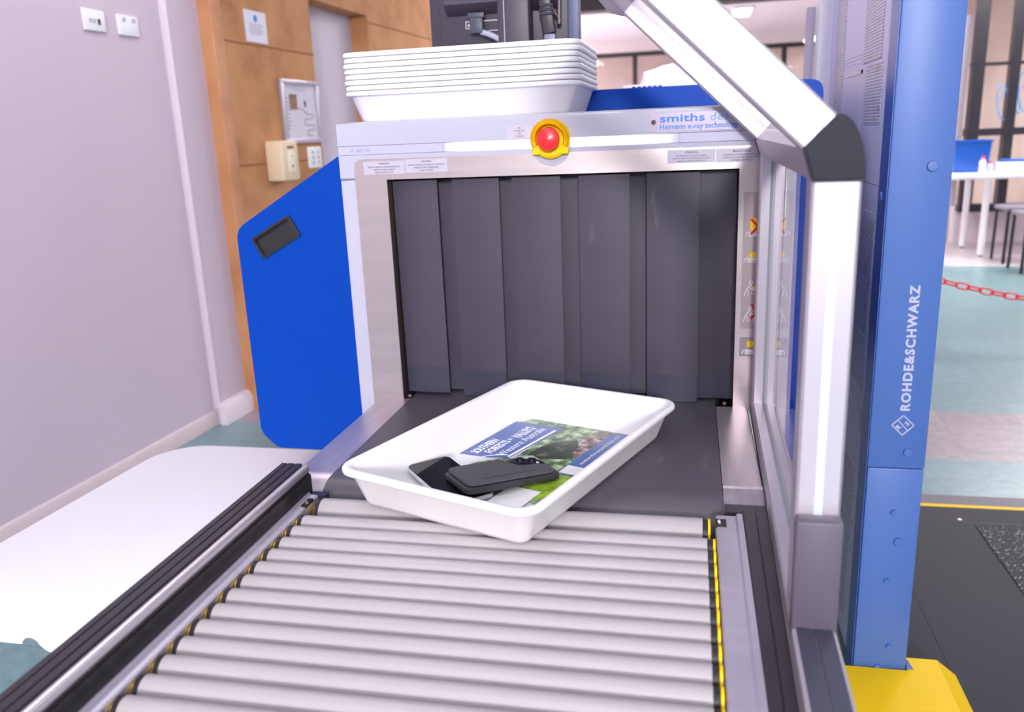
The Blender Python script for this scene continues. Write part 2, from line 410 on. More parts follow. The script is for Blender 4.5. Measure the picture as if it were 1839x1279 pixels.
# ceiling lamps, some seen and some added for their light
def ceiling_lamp(label, x, y, sx, sy, z=2.9, group='ceiling lamps', m=None):
    t = thing('ceiling_lamp', label, 'ceiling light', (x, y, z), group=group)
    b = new(); box(b, x - sx / 2 - 0.02, x + sx / 2 + 0.02, y - sy / 2 - 0.02, y + sy / 2 + 0.02, z - 0.05, z, 0.004); obj('housing', b, M_white, t)
    b = new(); box(b, x - sx / 2, x + sx / 2, y - sy / 2, y + sy / 2, z - 0.058, z - 0.0505); obj('diffuser', b, M_lampf if y > 5 else M_lamp, t)
    return t
ceiling_lamp('assumed unseen white ceiling lamp above the scanner hood', -0.02, -1.27, 0.92, 0.5)  # assumed lamp out of view, placed to reflect in the hood front
ceiling_lamp('added unseen ceiling lamp above the roller conveyor, behind the photographer', 0.5, -2.6, 1.2, 0.6)  # unseen lamp, added for light from the camera side
ceiling_lamp('added unseen ceiling lamp over the aisle beside the wall', -0.6, 0.9, 0.9, 0.9)  # no visible fitting here; added to brighten the grey panel and wall
ceiling_lamp('assumed unseen ceiling lamp over the blue tower', 1.9, 0.9, 1.2, 0.5)  # no fitting in view here; assumed for the overhead light
ceiling_lamp('assumed unseen ceiling lamp over the dark platform mat', 2.6, 3.2, 1.2, 0.5)  # another assumed lamp outside the view, for soft light from above
ceiling_lamp('ceiling lamp seen at the top right, the nearer of two there', 4.72, 13.3, 0.3, 1.0)
ceiling_lamp('ceiling lamp seen at the top right, the farther of two there', 5.36, 15.2, 0.3, 0.6)
ceiling_lamp('ceiling lamp glimpsed just above the diagonal bar', 1.27, 12.6, 0.25, 0.8)
ceiling_lamp('ceiling lamp seen through the far glass beside the grey tower', 3.0, 17.9, 0.3, 1.2)
ceiling_lamp('added unseen ceiling lamp over the middle of the hall', 0.6, 6.0, 1.2, 1.2)  # unseen, added because the hall came out dark
ceiling_lamp('added unseen ceiling lamp over the side table by the partition', 3.6, 6.0, 1.2, 1.2)  # added fill for the dark hall, not a visible fitting
ceiling_lamp('added hidden ceiling lamp just beyond the dark beam', -3.2, 11.8, 3.0, 2.4)  # kept out of view, added and enlarged to brighten the far ceiling
ceiling_lamp('added unseen ceiling lamp behind the glass partition', 6.0, 9.3, 2.4, 1.2)  # unseen, added to lighten the space behind the partition
ceiling_lamp('added hidden ceiling lamp in the room behind the far glazed front', -4.6, 17.6, 3.0, 1.2)  # added out of view to light the back room

# ================================================================== THINGS ON THE LEFT WALL
def won(name, label, cat, off, s, z, group=None):
    return thing(name, label, cat, M=WM @ Matrix.Translation((off, s, z)), group=group)
def lbox(x0, x1, y0, y1, z0, z1, bev=0.0): return box(new(), x0, x1, y0, y1, z0, z1, bev)
def switch_screws(t, n, w): pass
pl = won('data_outlet', 'white two-port data outlet plate on the pale wall, left of the pair', 'wall outlet', 0.0, 1.285, 1.635)
obj('cover_plate', lbox(0, 0.012, -0.052, 0.052, -0.036, 0.036, 0.003), M_white, pl, local=True)
obj('port', lbox(0.0118, 0.0128, 0.012, 0.026, -0.014, 0.006), M_black, pl, local=True)
for yy in (-0.022, -0.004): obj('shutter', lbox(0.0118, 0.0132, yy - 0.007, yy + 0.007, -0.01, 0.004), M_label, pl, local=True)
pl = won('power_outlet', 'white double power outlet on the pale wall, right of the pair', 'wall outlet', 0.0, 1.461, 1.635)
obj('cover_plate', lbox(0, 0.012, -0.054, 0.054, -0.036, 0.036, 0.003), M_white, pl, local=True)
for yy in (-0.026, 0.026):
    obj('switch', lbox(0.0118, 0.015, yy - 0.008, yy + 0.008, 0.012, 0.026, 0.001), M_label, pl, local=True)
pp = won('notice_sheet', 'white printed notice sheet with a blue emblem on the tan wall', 'notice', 0.0905, 2.215, 1.703)
obj('sheet', lbox(0, 0.002, -0.09, 0.09, -0.067, 0.067), M_paper, pp, local=True)
b_ = new(); cyl(b_, (0.0018, 0, 0.035), (0.0026, 0, 0.035), 0.016, n=20); obj('emblem', b_, mat('emblem_blue', rgb(30, 130, 190), 0.5), pp, local=True)
b_ = new()
for i in range(6): box(b_, 0.0018, 0.0026, -0.06 + 0.006 * (i % 2), 0.06 - 0.01 * (i % 3), 0.008 - i * 0.008, 0.011 - i * 0.008)
obj('print', b_, M_inkp, pp, local=True)

fr = won('framed_map', 'silver framed notice with a small photo and site map on the tan wall', 'framed notice', 0.0905, 2.548, 1.34)
b_ = new()
for y0, y1, z0, z1 in ((-0.19, 0.19, 0.128, 0.15), (-0.19, 0.19, -0.15, -0.128), (-0.19, -0.163, -0.13, 0.13), (0.163, 0.19, -0.13, 0.13)):
    box(b_, 0, 0.018, y0, y1, z0, z1, 0.003)
obj('frame', b_, M_silver, fr, local=True)
obj('sheet', lbox(0.001, 0.006, -0.165, 0.165, -0.13, 0.13), M_paper, fr, local=True)
obj('photo', lbox(0.0058, 0.0068, -0.11, -0.035, 0.01, 0.082), ramp_mat('photo_brown', [(0.35, rgb(84, 60, 48)), (0.6, rgb(150, 112, 88))], 30, 0.4), fr, local=True)
b_ = new()
for y0, y1, z0, z1 in ((0.0, 0.03, 0.025, 0.055), (-0.14, 0.05, 0.098, 0.104), (-0.06, 0.13, 0.112, 0.118), (0.105, 0.125, 0.085, 0.11), (-0.145, -0.12, -0.1, 0.0)):
    pass
for i in range(9): box(b_, 0.0058, 0.0066, -0.145, -0.10 - 0.01 * (i % 3), 0.06 - i * 0.018, 0.064 - i * 0.018)
for i in range(7): box(b_, 0.0058, 0.0066, -0.12 + 0.01 * i, 0.06, 0.116 - i * 0.003, 0.1165 - i * 0.003)
obj('print', b_, M_inkp, fr, local=True)
obj('map_key', lbox(0.0058, 0.0068, 0.035, 0.055, 0.025, 0.055), mat('map_navy', rgb(36, 44, 92), 0.5), fr, local=True)
b_ = new()
pts = [(0.0064, -0.03, 0.02), (0.0064, 0.02, 0.01), (0.0064, 0.05, -0.01), (0.0064, 0.12, -0.012), (0.0064, 0.11, -0.03), (0.0064, 0.03, -0.035), (0.0064, 0.02, -0.06), (0.0064, 0.13, -0.065), (0.0064, 0.12, -0.085), (0.0064, 0.05, -0.09), (0.0064, 0.04, -0.11), (0.0064, 0.1, -0.115)]
tube(b_, pts, 0.0015, 5); obj('map_lines', b_, M_ink, fr, local=True)
obj('pane', lbox(0.0075, 0.0085, -0.163, 0.163, -0.128, 0.128), M_glass, fr, local=True)

al = won('alarm_box', 'cream plastic wall box with a recessed dial panel on the tan wall', 'wall box', 0.0905, 2.235, 1.113)
obj('housing', lbox(0, 0.092, -0.065, 0.085, -0.092, 0.092, 0.012), M_cream, al, local=True)
obj('panel', lbox(0.0915, 0.0945, -0.02, 0.045, -0.05, 0.045, 0.001), mat('panel_cream', rgb(244, 232, 210), 0.5), al, local=True)
b_ = new(); cyl(b_, (0.094, 0.012, -0.025), (0.097, 0.012, -0.025), 0.006, n=14); cyl(b_, (0.094, 0.012, 0.02), (0.097, 0.012, 0.02), 0.004, n=14); split('screw', b_, mat('screw_brown', rgb(130, 100, 80), 0.5), al, local=True)
obj('print', lbox(0.0918, 0.0926, -0.02, 0.04, 0.055, 0.066), mat('print_brown', rgb(110, 84, 66), 0.5), al, local=True)
sw = won('light_switch', 'white six-gang light switch plate below the framed notice', 'light switch', 0.0905, 2.64, 1.117)
obj('cover_plate', lbox(0, 0.012, -0.068, 0.068, -0.053, 0.053, 0.003), M_white, sw, local=True)
for yy in (-0.03, 0.03):
    for zz in (-0.026, 0.0, 0.026): obj('rocker', lbox(0.0118, 0.016, yy - 0.009, yy + 0.009, zz - 0.008, zz + 0.008, 0.001), M_label, sw, local=True)

# ================================================================== X-RAY SCANNER
sc = thing('xray_scanner', 'white and blue baggage x-ray scanner with black curtains in its tunnel mouth', 'x-ray scanner', (0.3, 0.4, 0))
HX0, HX1 = -0.09, 0.712
# hood upper piece: profile in (y,z)
b_ = new()
prism(b_, [(-0.0125, 1.213), (-0.0105, 1.219), (-0.004, 1.221), (0.42, 1.221), (0.42, 1.12), (-0.010, 1.12), (-0.0125, 1.123), (-0.0125, 1.1625), (-0.0105, 1.1635), (-0.0105, 1.1785), (-0.0125, 1.1795)], 'x', HX0, HX1)
hood = obj('hood', b_, M_hood, sc)
# white lobe around the button
b_ = new(); cyl(b_, (0.305, -0.017, 1.166), (0.305, 0.0, 1.166), 0.033, n=40)
obj('button_boss', b_, M_hood, hood)
# indicator strip set into the hood: unlit ends, lit POWER ON segment in the middle
M_strip = mat('indicator_unlit', rgb(186, 182, 206), 0.3)
m = bpy.data.materials.new('indicator_lit'); m.use_nodes = True; nt = m.node_tree; pb_ = nt.nodes['Principled BSDF']
pb_.inputs['Base Color'].default_value = rgb(186, 182, 206); pb_.inputs['Roughness'].default_value = 0.3
tc = nt.nodes.new('ShaderNodeTexCoord'); sp = nt.nodes.new('ShaderNodeSeparateXYZ'); nt.links.new(tc.outputs['Object'], sp.inputs[0])
# the lamp behind the diffuser fades out towards its two ends (object x runs from -0.18 to 0.21)
mr0 = nt.nodes.new('ShaderNodeMapRange'); mr0.inputs[1].default_value = -0.19; mr0.inputs[2].default_value = 0.22; nt.links.new(sp.outputs['X'], mr0.inputs[0])
cr_ = nt.nodes.new('ShaderNodeValToRGB'); el = cr_.color_ramp.elements; el[0].position = 0.0; el[0].color = (0, 0, 0, 1); el[1].position = 0.09; el[1].color = (1, 1, 1, 1)
for p_, v_ in ((0.84, 1), (1.0, 0)): e_ = el.new(p_); e_.color = (v_, v_, v_, 1)
nt.links.new(mr0.outputs[0], cr_.inputs[0]); ml = nt.nodes.new('ShaderNodeMath'); ml.operation = 'MULTIPLY'; ml.inputs[1].default_value = 1.6
nt.links.new(cr_.outputs[0], ml.inputs[0]); nt.links.new(ml.outputs[0], pb_.inputs['Emission Strength']); pb_.inputs['Emission Color'].default_value = (1, 0.98, 0.99, 1)
obj('indicator_strip', box(new(), HX0 + 0.0005, 0.109, -0.0120, -0.0104, 1.1637, 1.1783), M_strip, sc)
obj('indicator_strip', box(new(), 0.1095, 0.521, -0.0120, -0.0104, 1.1637, 1.1783), m, sc)
obj('indicator_strip', box(new(), 0.5215, HX1 - 0.0005, -0.0120, -0.0104, 1.1637, 1.1783), M_strip, sc)
# side cheeks below the hood
obj('cheek', box(new(), HX0, -0.052, -0.0125, 0.42, 0.60, 1.1188, 0.002), M_hood, sc)
obj('cheek', box(new(), 0.672, HX1, -0.0125, 0.42, 0.60, 1.1188, 0.002), M_hood, sc)
# stainless surround of the tunnel mouth (flush plate, rounded top corners)
TX0, TX1, TZ1 = 0.0, 0.62, ZB + 0.418
def arc(cx, cz, r, a0, a1, n=6): return [(cx + r * math.cos(R(a0 + (a1 - a0) * i / n)), cz + r * math.sin(R(a0 + (a1 - a0) * i / n))) for i in range(n + 1)]
b_ = new()
poly = [(0.678, 0.66), (0.678, 1.135)] + arc(0.663, 1.14, 0.015, 0, 90) + arc(-0.046, 1.14, 0.015, 90, 180) + [(-0.061, 0.66), (TX0, 0.66), (TX0, TZ1), (TX1, TZ1), (TX1, 0.66)]
prism(b_, poly, 'y', -0.0145, -0.0128)
obj('tunnel_surround', b_, M_steel, sc)
# tunnel lining
b_ = new()
box(b_, TX0 - 0.012, TX0, -0.012, 1.15, 0.66, TZ1 + 0.012); box(b_, TX1, TX1 + 0.012, -0.012, 1.15, 0.66, TZ1 + 0.012)
box(b_, TX0, TX1, -0.012, 1.15, TZ1, TZ1 + 0.012)
obj('tunnel_lining', b_, mat('lining_steel', rgb(90, 80, 76), 0.45, 0.6), sc)
obj('tunnel_end', box(new(), TX0, TX1, 1.14, 1.15, 0.66, TZ1), M_black, sc)
# curtain strips: back row then front row
def curtain(x0, x1, y, zb, bow, lean, hem=0.05, m=M_curtain, twist=0.0):
    b = new(); n = 10; th = 0.0035
    rings = []
    for k, z in enumerate([TZ1 - 0.004, 0.98, 0.86, 0.76, zb]):
        f = (TZ1 - z) / 0.42
        ring = []
        for side in (0, 1):
            for i in (range(n + 1) if side == 0 else range(n, -1, -1)):
                u = i / n
                ring.append((x0 + (x1 - x0) * u + lean * f, y + side * th - bow * math.sin(math.pi * u) * (0.4 + 0.6 * f) - 0.004 * f + twist * (u - 0.5) * (0.3 + 0.7 * f), z))
        rings.append(ring)
    loop_faces(b, rings); bmesh.ops.recalc_face_normals(b, faces=b.faces[:])
    o = obj('curtain_strip', b, m, sc)
    o.data.materials.append(M_cedge)
    for p in o.data.polygons:
        if abs(p.normal.x) > 0.9 and p.area < 0.002: p.material_index = 1
    if hem:
        b = new(); rings = []
        for z in (zb + hem, zb + 0.001):
            f = (TZ1 - z) / 0.42; ring = []
            for side in (0, 1):
                for i in (range(n + 1) if side == 0 else range(n, -1, -1)):
                    u = i / n
                    ring.append((x0 + 0.0006 + (x1 - x0 - 0.0012) * u + lean * f, y - 0.0007 + side * 0.0004 - bow * math.sin(math.pi * u) * (0.4 + 0.6 * f) - 0.004 * f + twist * (u - 0.5) * (0.3 + 0.7 * f), z))
            rings.append(ring)
        loop_faces(b, rings); bmesh.ops.recalc_face_normals(b, faces=b.faces[:])
        obj('hem', b, M_curtain2, o)
for x0, x1 in ((0.082, 0.125), (0.19, 0.245), (0.30, 0.36), (0.432, 0.48)):
    curtain(x0 - 0.03, x1 + 0.03, 0.040, 0.706, 0.0, 0.0, 0)
curtain(0.5475, 0.6185, 0.024, 0.704, -0.003, 0.002, 0.05)
for x0, x1, zb, lean, tw in ((0.0015, 0.0865, 0.709, 0.003, -0.006), (0.115, 0.203, 0.702, 0.0, -0.008), (0.2265, 0.3145, 0.703, 0.0, -0.007), (0.347, 0.4365, 0.702, -0.001, -0.009), (0.466, 0.556, 0.702, 0.001, -0.007)):
    curtain(x0, x1, 0.010, zb, 0.003, lean, twist=tw)
# blue side cover with pull handle
def round_poly(poly, rad, n=5):
    out = []
    for i, p in enumerate(poly):
        a = Vector(poly[i - 1]); q = Vector(p); c = Vector(poly[(i + 1) % len(poly)])
        r = rad[i]
        if r <= 0: out.append(tuple(q)); continue
        d0 = (a - q).normalized(); d1 = (c - q).normalized()
        s = q + d0 * r; e = q + d1 * r
        for k in range(n + 1):
            t = k / n; out.append(tuple(s * (1 - t) ** 2 + q * 2 * t * (1 - t) + e * t * t))
    return out
b_ = new()
poly = round_poly([(-0.0905, 1.178), (-0.352, 1.026), (-0.352, 0.594), (-0.318, 0.560), (-0.0905, 0.556)], [0, 0.022, 0.016, 0.012, 0])
prism(b_, poly, 'y', 0.05, 1.25)
bv = [e for e in b_.edges if all(abs(v.co.y - 0.05) < 1e-5 for v in e.verts)]
bmesh.ops.bevel(b_, geom=bv, offset=0.003, segments=2, affect='EDGES')
HM = Matrix.Translation((-0.264, 0.05, 1.010)) @ Matrix.Rotation(R(-28.5), 4, 'Y')
hw, hh = 0.049, 0.0235
cut = new(); prism(cut, rrect(hw - 0.004, hh - 0.004, 0.003, 4), 'y', -0.01, 0.034); xform(cut, cut.verts[:], HM)
def carve(bm, cutter):
    objs_ = []
    for q in (bm, cutter):
        me = bpy.data.meshes.new('carve'); q.to_mesh(me); q.free(); o_ = bpy.data.objects.new('carve', me); COL.objects.link(o_); objs_.append(o_)
    md = objs_[0].modifiers.new('cut', 'BOOLEAN'); md.operation = 'DIFFERENCE'; md.object = objs_[1]; md.solver = 'EXACT'
    dg = bpy.context.evaluated_depsgraph_get(); dg.update()
    me = bpy.data.meshes.new_from_object(objs_[0].evaluated_get(dg)); r = bmesh.new(); r.from_mesh(me)
    for o_ in objs_: bpy.data.objects.remove(o_)
    return r
b_ = carve(b_, cut)
cover = obj('side_cover', b_, M_blue, sc)
# recessed handle
b_ = new()
out_ = rrect(hw, hh, 0.004, 4); in_ = rrect(hw - 0.006, hh - 0.005, 0.003, 4); deep = rrect(hw - 0.011, hh - 0.010, 0.002, 4)
loop_faces(b_, [[(x, 0.002, z) for x, z in out_], [(x, -0.004, z) for x, z in out_], [(x, -0.0045, z) for x, z in in_], [(x, -0.001, z) for x, z in in_], [(x, 0.030, z) for x, z in deep]])
bmesh.ops.recalc_face_normals(b_, faces=b_.faces[:]); xform(b_, b_.verts[:], HM)
hd = obj('handle', b_, M_black, cover)
# the dark finger pocket: sloped lip inside the handle frame
b_ = new(); prism(b_, [(-0.002, 0.0165), (0.016, 0.0165), (0.018, 0.002), (0.014, 0.003)], 'x', -0.0425, 0.0425); xform(b_, b_.verts[:], HM)
obj('handle_lip', b_, mat('handle_grey', rgb(52, 48, 54), 0.35), cover)
obj('side_cover', prism(new(), round_poly([(0.7125, 1.15), (0.7125, 0.58), (0.76, 0.58), (0.78, 0.62), (0.78, 1.10), (0.76, 1.15)], [0, 0, 0.01, 0.01, 0.01, 0.01]), 'y', 0.05, 1.25), M_blue, sc)
# blue top cover behind the hood
b_ = new(); prism(b_, round_poly([(-0.06, 1.222), (-0.06, 1.276), (0.812, 1.276), (0.812, 1.15), (0.782, 1.15), (0.782, 1.222)], [0, 0.02, 0.03, 0, 0, 0]), 'y', 0.448, 1.25)
bv = [e for e in b_.edges if all(abs(v.co.y - 0.448) < 1e-5 for v in e.verts)]
bmesh.ops.bevel(b_, geom=bv, offset=0.004, segments=2, affect='EDGES')
obj('top_cover', b_, M_blue, sc)
# cabinet under the tunnel, with feet
obj('cabinet', box(new(), -0.015, 0.63, 0.06, 1.25, 0.09, 0.655, 0.01), mat('cabinet_grey', rgb(150, 148, 156), 0.5), sc)
for x in (0.02, 0.60):
    for y in (0.15, 1.15):
        b_ = new(); cyl(b_, (x, y, 0.012), (x, y, 0.09), 0.02); cyl(b_, (x, y, 0.0), (x, y, 0.014), 0.038); obj('foot', b_, M_black, sc)
# conveyor bed: stainless plates left and right of the belt, with rounded noses
def nose_profile(y0, y1, zt, r, zb):
    pts = [(y0, zb), (y0, zt)]
    for i in range(13):
        a = R(90 + 90 * i / 12); pts.append((y1 + r + r * math.cos(a), zt - r + r * math.sin(a)))
    return pts + [(y1, zb)]
obj('bed_plate', prism(new(), nose_profile(-0.012, -0.425, ZB - 0.0005, 0.05, 0.60), 'x', -0.047, 0.0125), M_steelbed, sc)
b_ = new(); prism(b_, nose_profile(-0.012, -0.425, ZB - 0.0005, 0.05, 0.60), 'x', 0.5905, 0.6440)
obj('bed_plate', b_, M_steelbed, sc)
obj('bed_rib', prism(new(), [(-0.372, ZB - 0.001), (-0.369, ZB + 0.0022), (-0.365, ZB + 0.0022), (-0.362, ZB - 0.001)], 'x', 0.5905, 0.6440), M_steelbed, sc)
obj('bed_edge', box(new(), 0.6442, 0.6448, -0.42, -0.0145, 0.6, ZB + 0.001), M_rail, sc)
# belt
pts = [(1.1, ZB + 0.0008), (-0.395, ZB + 0.0008)]
for i in range(1, 25):
    a = R(90 + 180 * i / 24); pts.append((-0.395 + 0.05 * math.cos(a), ZB - 0.0492 + 0.05 * math.sin(a)))
pts.append((1.1, ZB - 0.0992))
obj('belt', prism(new(), pts, 'x', 0.0145, 0.5895), M_belt, sc)
b_ = new()
for x in (0.008, 0.606): cyl(b_, (x, 0.0, ZB + 0.0), (x, 0.0, ZB + 0.004), 0.004, n=12)
split('bed_screw', b_, M_steel, sc)

# emergency button
EX, EZ = 0.305, 1.178
bt = obj('button_base', lathe(new(), [(0.030, 0), (0.033, 0.003), (0.033, 0.016), (0.029, 0.02), (0.0205, 0.02), (0.0195, 0.012)], 40, Matrix.Translation((EX, -0.012, EZ)) @ Matrix.Rotation(R(90), 4, 'X')), M_yel, sc)
# raised shroud above and to the sides of the button
b_ = new(); n = 28
def shroud_ring(r, d): return [(EX + r * math.cos(R(-25 + 230 * i / n)), -0.012 - d, EZ + r * math.sin(R(-25 + 230 * i / n))) for i in range(n + 1)]
prof = [(0.031, 0.012), (0.0335, 0.03), (0.030, 0.037), (0.025, 0.036), (0.0215, 0.02)]
hgt = lambda i: 0.55 + 0.45 * max(0, math.sin(R(-25 + 230 * i / n)))
rings = []
for r, d in prof:
    rings.append([(EX + r * math.cos(R(-25 + 230 * i / n)), -0.012 - 0.012 - (d - 0.012) * hgt(i), EZ + r * math.sin(R(-25 + 230 * i / n))) for i in range(n + 1)])
loop_faces(b_, rings, False, False, closed=False)
bmesh.ops.solidify(b_, geom=b_.faces[:], thickness=0.001); bmesh.ops.recalc_face_normals(b_, faces=b_.faces[:])
obj('shroud', b_, M_yel, bt)
b_ = new()
for sx in (-1, 1): box(b_, EX + sx * 0.024 - 0.007, EX + sx * 0.024 + 0.007, -0.033, -0.013, EZ - 0.026, EZ - 0.008, 0.003)
split('shroud_wing', b_, M_yel, bt)
obj('push_button', lathe(new(), [(0.012, 0), (0.012, 0.014), (0.0185, 0.016), (0.0195, 0.021), (0.018, 0.027), (0.012, 0.030), (0.0, 0.0315)], 36, Matrix.Translation((EX, -0.03, EZ)) @ Matrix.Rotation(R(90), 4, 'X')), M_red, bt)

# name plate with its lettering
npl = obj('name_plate', face_y(plate(new(), 0.195, 0.030, 0.0006, 0.005), 0.569, -0.0126, 1.197), mat('plate_silver', rgb(178, 168, 186), 0.25, 0.3), sc)
b_ = new(); cyl(b_, (0.4785, -0.0155, 1.198), (0.4785, -0.0131, 1.198), 0.004, n=16); obj('plate_screw', b_, M_black, npl)
b_ = fit(text_bm('smiths', 0.02, bold=0.0004, spacing=1.05), w=0.073, h=0.0125); face_y(b_, 0.5255, -0.0134, 1.2035); obj('lettering', b_, M_logob, npl)
b_ = fit(text_bm('detection', 0.02, bold=0.0002, spacing=1.05), w=0.085, h=0.0125); face_y(b_, 0.6135, -0.0134, 1.2035); obj('lettering', b_, M_logol, npl)
b_ = fit(text_bm('Heimann x-ray technology', 0.01, bold=0.0001), w=0.127, h=0.0118); face_y(b_, 0.5525, -0.0134, 1.1885); obj('lettering', b_, M_logob, npl)
b_ = fit(text_bm('X - RAY ON', 0.01), w=0.037, h=0.006)
bmesh.ops.transform(b_, matrix=Matrix.Translation((-0.047, -0.0123, 1.1708)) @ Matrix.Rotation(R(90), 4, 'X'), verts=b_.verts[:]); obj('lettering', b_, M_inkp, sc)
def sticker(x0, x1, z0, z1, title, body, y=-0.0148):
    s = obj('warning_label', face_y(plate(new(), x1 - x0, z1 - z0, 0.0003), (x0 + x1) / 2, y, (z0 + z1) / 2), M_label, sc)
    if title:
        b = fit(text_bm(title, 0.004, 0.0001, bold=0.00004), h=0.0030); face_y(b, (x0 + x1) / 2, y - 0.0004, z1 - 0.0045); obj('lettering', b, M_ink, s)
    b = fit(text_bm(body, 0.003, 0.0001, lsp=1.25), h=(z1 - z0) * (0.52 if title else 0.74)); 
    xs = [v.co.x for v in b.verts]
    if max(xs) - min(xs) > (x1 - x0) * 0.86: bmesh.ops.transform(b, matrix=Matrix.Diagonal(((x1 - x0) * 0.86 / (max(xs) - min(xs)), 1, 1, 1)), verts=b.verts[:])
    face_y(b, (x0 + x1) / 2, y - 0.0004, (z0 + z1) / 2 - (0.0035 if title else 0)); obj('lettering', b, M_ink, s)
sticker(-0.0425, 0.0365, 1.1275, 1.151, 'VORSICHT', 'NICHT HINTER STRAHLENSCHUTZ\nGREIFEN WENN GERAET\nEINGESCHALTET IST')
sticker(0.0375, 0.1165, 1.129, 1.1525, 'CAUTION', 'DO NOT INSERT ANY PART OF THE BODY\nWHEN SYSTEM IS ENERGIZED\nX-RAY HAZARD')
sticker(0.502, 0.5805, 1.130, 1.1515, 'ATENCION', 'NO PENETRA CON LAS MANOS\nDETRAS DE LAS CORTINAS DE PLOMO\nAPARATO DE RX EN SERVICIO')
sticker(0.5815, 0.665, 1.129, 1.151, 'MISE EN GARDE', "N'INSERER AUCUNE PARTIE DU CORPS\nLORSQUE LE SYSTEME EST EN MARCHE\nDANGER - RAYONS X")
sticker(0.226, 0.271, 1.1805, 1.2025, None, 'EIN\nPOWER ON\nON\nMARCHE', -0.0126)

# pictogram sheet on the right jamb
pic = obj('pictogram_sheet', face_y(plate(new(), 0.048, 0.235, 0.0003), 0.6525, -0.0148, 0.962), mat('sheet_grey', rgb(168, 154, 154), 0.4, 0.3), sc)
pic2 = obj('pictogram_sheet', face_y(plate(new(), 0.048, 0.035, 0.0003), 0.6525, -0.0148, 0.812), mat('sheet_grey2', rgb(150, 140, 146), 0.4, 0.3), sc)
M_py = mat('pictogram_yellow', rgb(240, 198, 20), 0.5); M_pw = mat('pictogram_white', rgb(236, 232, 238), 0.5); M_pr = mat('pictogram_red', rgb(214, 28, 34), 0.5)
def strokes(segs, w=0.0007):
    b = new()
    for pts in segs:
        for (x0, z0), (x1, z1) in zip(pts, pts[1:]):
            cyl(b, (0.6525 + x0, -0.0152, z0), (0.6525 + x1, -0.0152, z1), w, n=5)
    return b
def belt_sign(z, w=0.019, lines=3):
    s = [[(-w, z), (-w, z + 0.005), (-w + 0.003, z + 0.0075), (w - 0.003, z + 0.0075), (w, z + 0.005), (w, z)]]
    for i in range(lines): s.append([(-w + 0.004, z + 0.0055 - 0.0025 * i), (w - 0.004, z + 0.0055 - 0.0025 * i)])
    return s
def bag(z, w, h, p):
    b = new(); pts = [(0.6525 + x, z + h / 2 + zz) for x, zz in rrect(w, h / 2, min(w, h / 2) * 0.55, 4)]
    prism(b, pts, 'y', -0.0156, -0.0151); obj('bag_symbol', b, M_py, p)
# 1: tall bag crossed out
bag(1.0135, 0.0125, 0.022, pic); obj('belt_symbol', strokes(belt_sign(1.0045)), M_pw, pic)
obj('cross_symbol', strokes([[(-0.011, 1.009), (0.011, 1.034)], [(0.011, 1.009), (-0.011, 1.034)]], 0.002), M_pr, pic)
bag(0.9695, 0.0125, 0.008, pic); obj('belt_symbol', strokes(belt_sign(0.9605, 0.0205)), M_pw, pic)
def walker(z, s): return [[(s * (0.008 + 0.0028 * math.cos(a)), z + 0.024 + 0.0028 * math.sin(a)) for a in [i * 0.63 for i in range(11)]], [(s * 0.009, z + 0.021), (s * 0.015, z + 0.012), (s * 0.019, z)], [(s * 0.009, z + 0.021), (s * 0.002, z + 0.011)], [(s * 0.013, z + 0.012), (s * 0.012, z)], [(s * 0.011, z + 0.016), (s * 0.005, z + 0.012), (s * 0.001, z + 0.012)]]
obj('walking_symbol', strokes(walker(0.902, -1) + [[(-0.006, 0.906), (0.012, 0.906), (0.012, 0.912), (-0.006, 0.912), (-0.006, 0.906)], [(0.0, 0.915), (0.0, 0.929), (0.006, 0.929), (0.006, 0.915)]]), M_pw, pic)
bag(0.9135, 0.004, 0.006, pic)
obj('walking_symbol', strokes(walker(0.857, -1) + belt_sign(0.857, 0.007) + [[(0.0, 0.864), (0.0, 0.882), (0.006, 0.882), (0.006, 0.864)]]), M_pw, pic)
obj('cross_symbol', strokes([[(-0.006, 0.862), (0.008, 0.888)], [(0.008, 0.862), (-0.006, 0.888)]], 0.0019), M_pr, pic)
bag(0.8115, 0.012, 0.011, pic2); obj('belt_symbol', strokes(belt_sign(0.7985, 0.019), 0.0011), M_pw, pic2)

# ================================================================== ROLLER TABLE
rt = thing('roller_conveyor', 'grey roller conveyor with black side rails in front of the scanner', 'roller conveyor', (0.3, -0.8, 0))
YE = -1.13
def roller(y, r, x0, x1, z):
    b = new(); cyl(b, (x0, y, z), (x1, y, z), r, n=36)
    o = obj('roller', b, M_roller, rt)
    b = new(); cyl(b, (x0 - 0.0066, y, z), (x0 - 0.0003, y, z), r * 0.95, n=28); obj('end_cap', b, M_black, o)
    b = new(); cyl(b, (x1 + 0.0003, y, z), (x1 + 0.0066, y, z), r * 0.93, n=28); obj('end_cap', b, M_black, o)
    b = new(); cyl(b, (x0 - 0.0095, y, z), (x0 - 0.0068, y, z), r * 0.72, n=10); obj('bearing', b, M_yel, o)
    b = new(); cyl(b, (x1 + 0.007, y, z), (x1 + 0.0098, y, z), r * 0.97, n=20); obj('bearing', b, M_yel, o)
roller(-0.4745, 0.0215, 0.037, 0.5615, ZB - 0.0215)
k = 0
while -0.5285 - 0.0317 * k > YE + 0.02:
    roller(-0.5285 - 0.0317 * k, 0.0149, 0.0345, 0.5665, ZB - 0.0149); k += 1
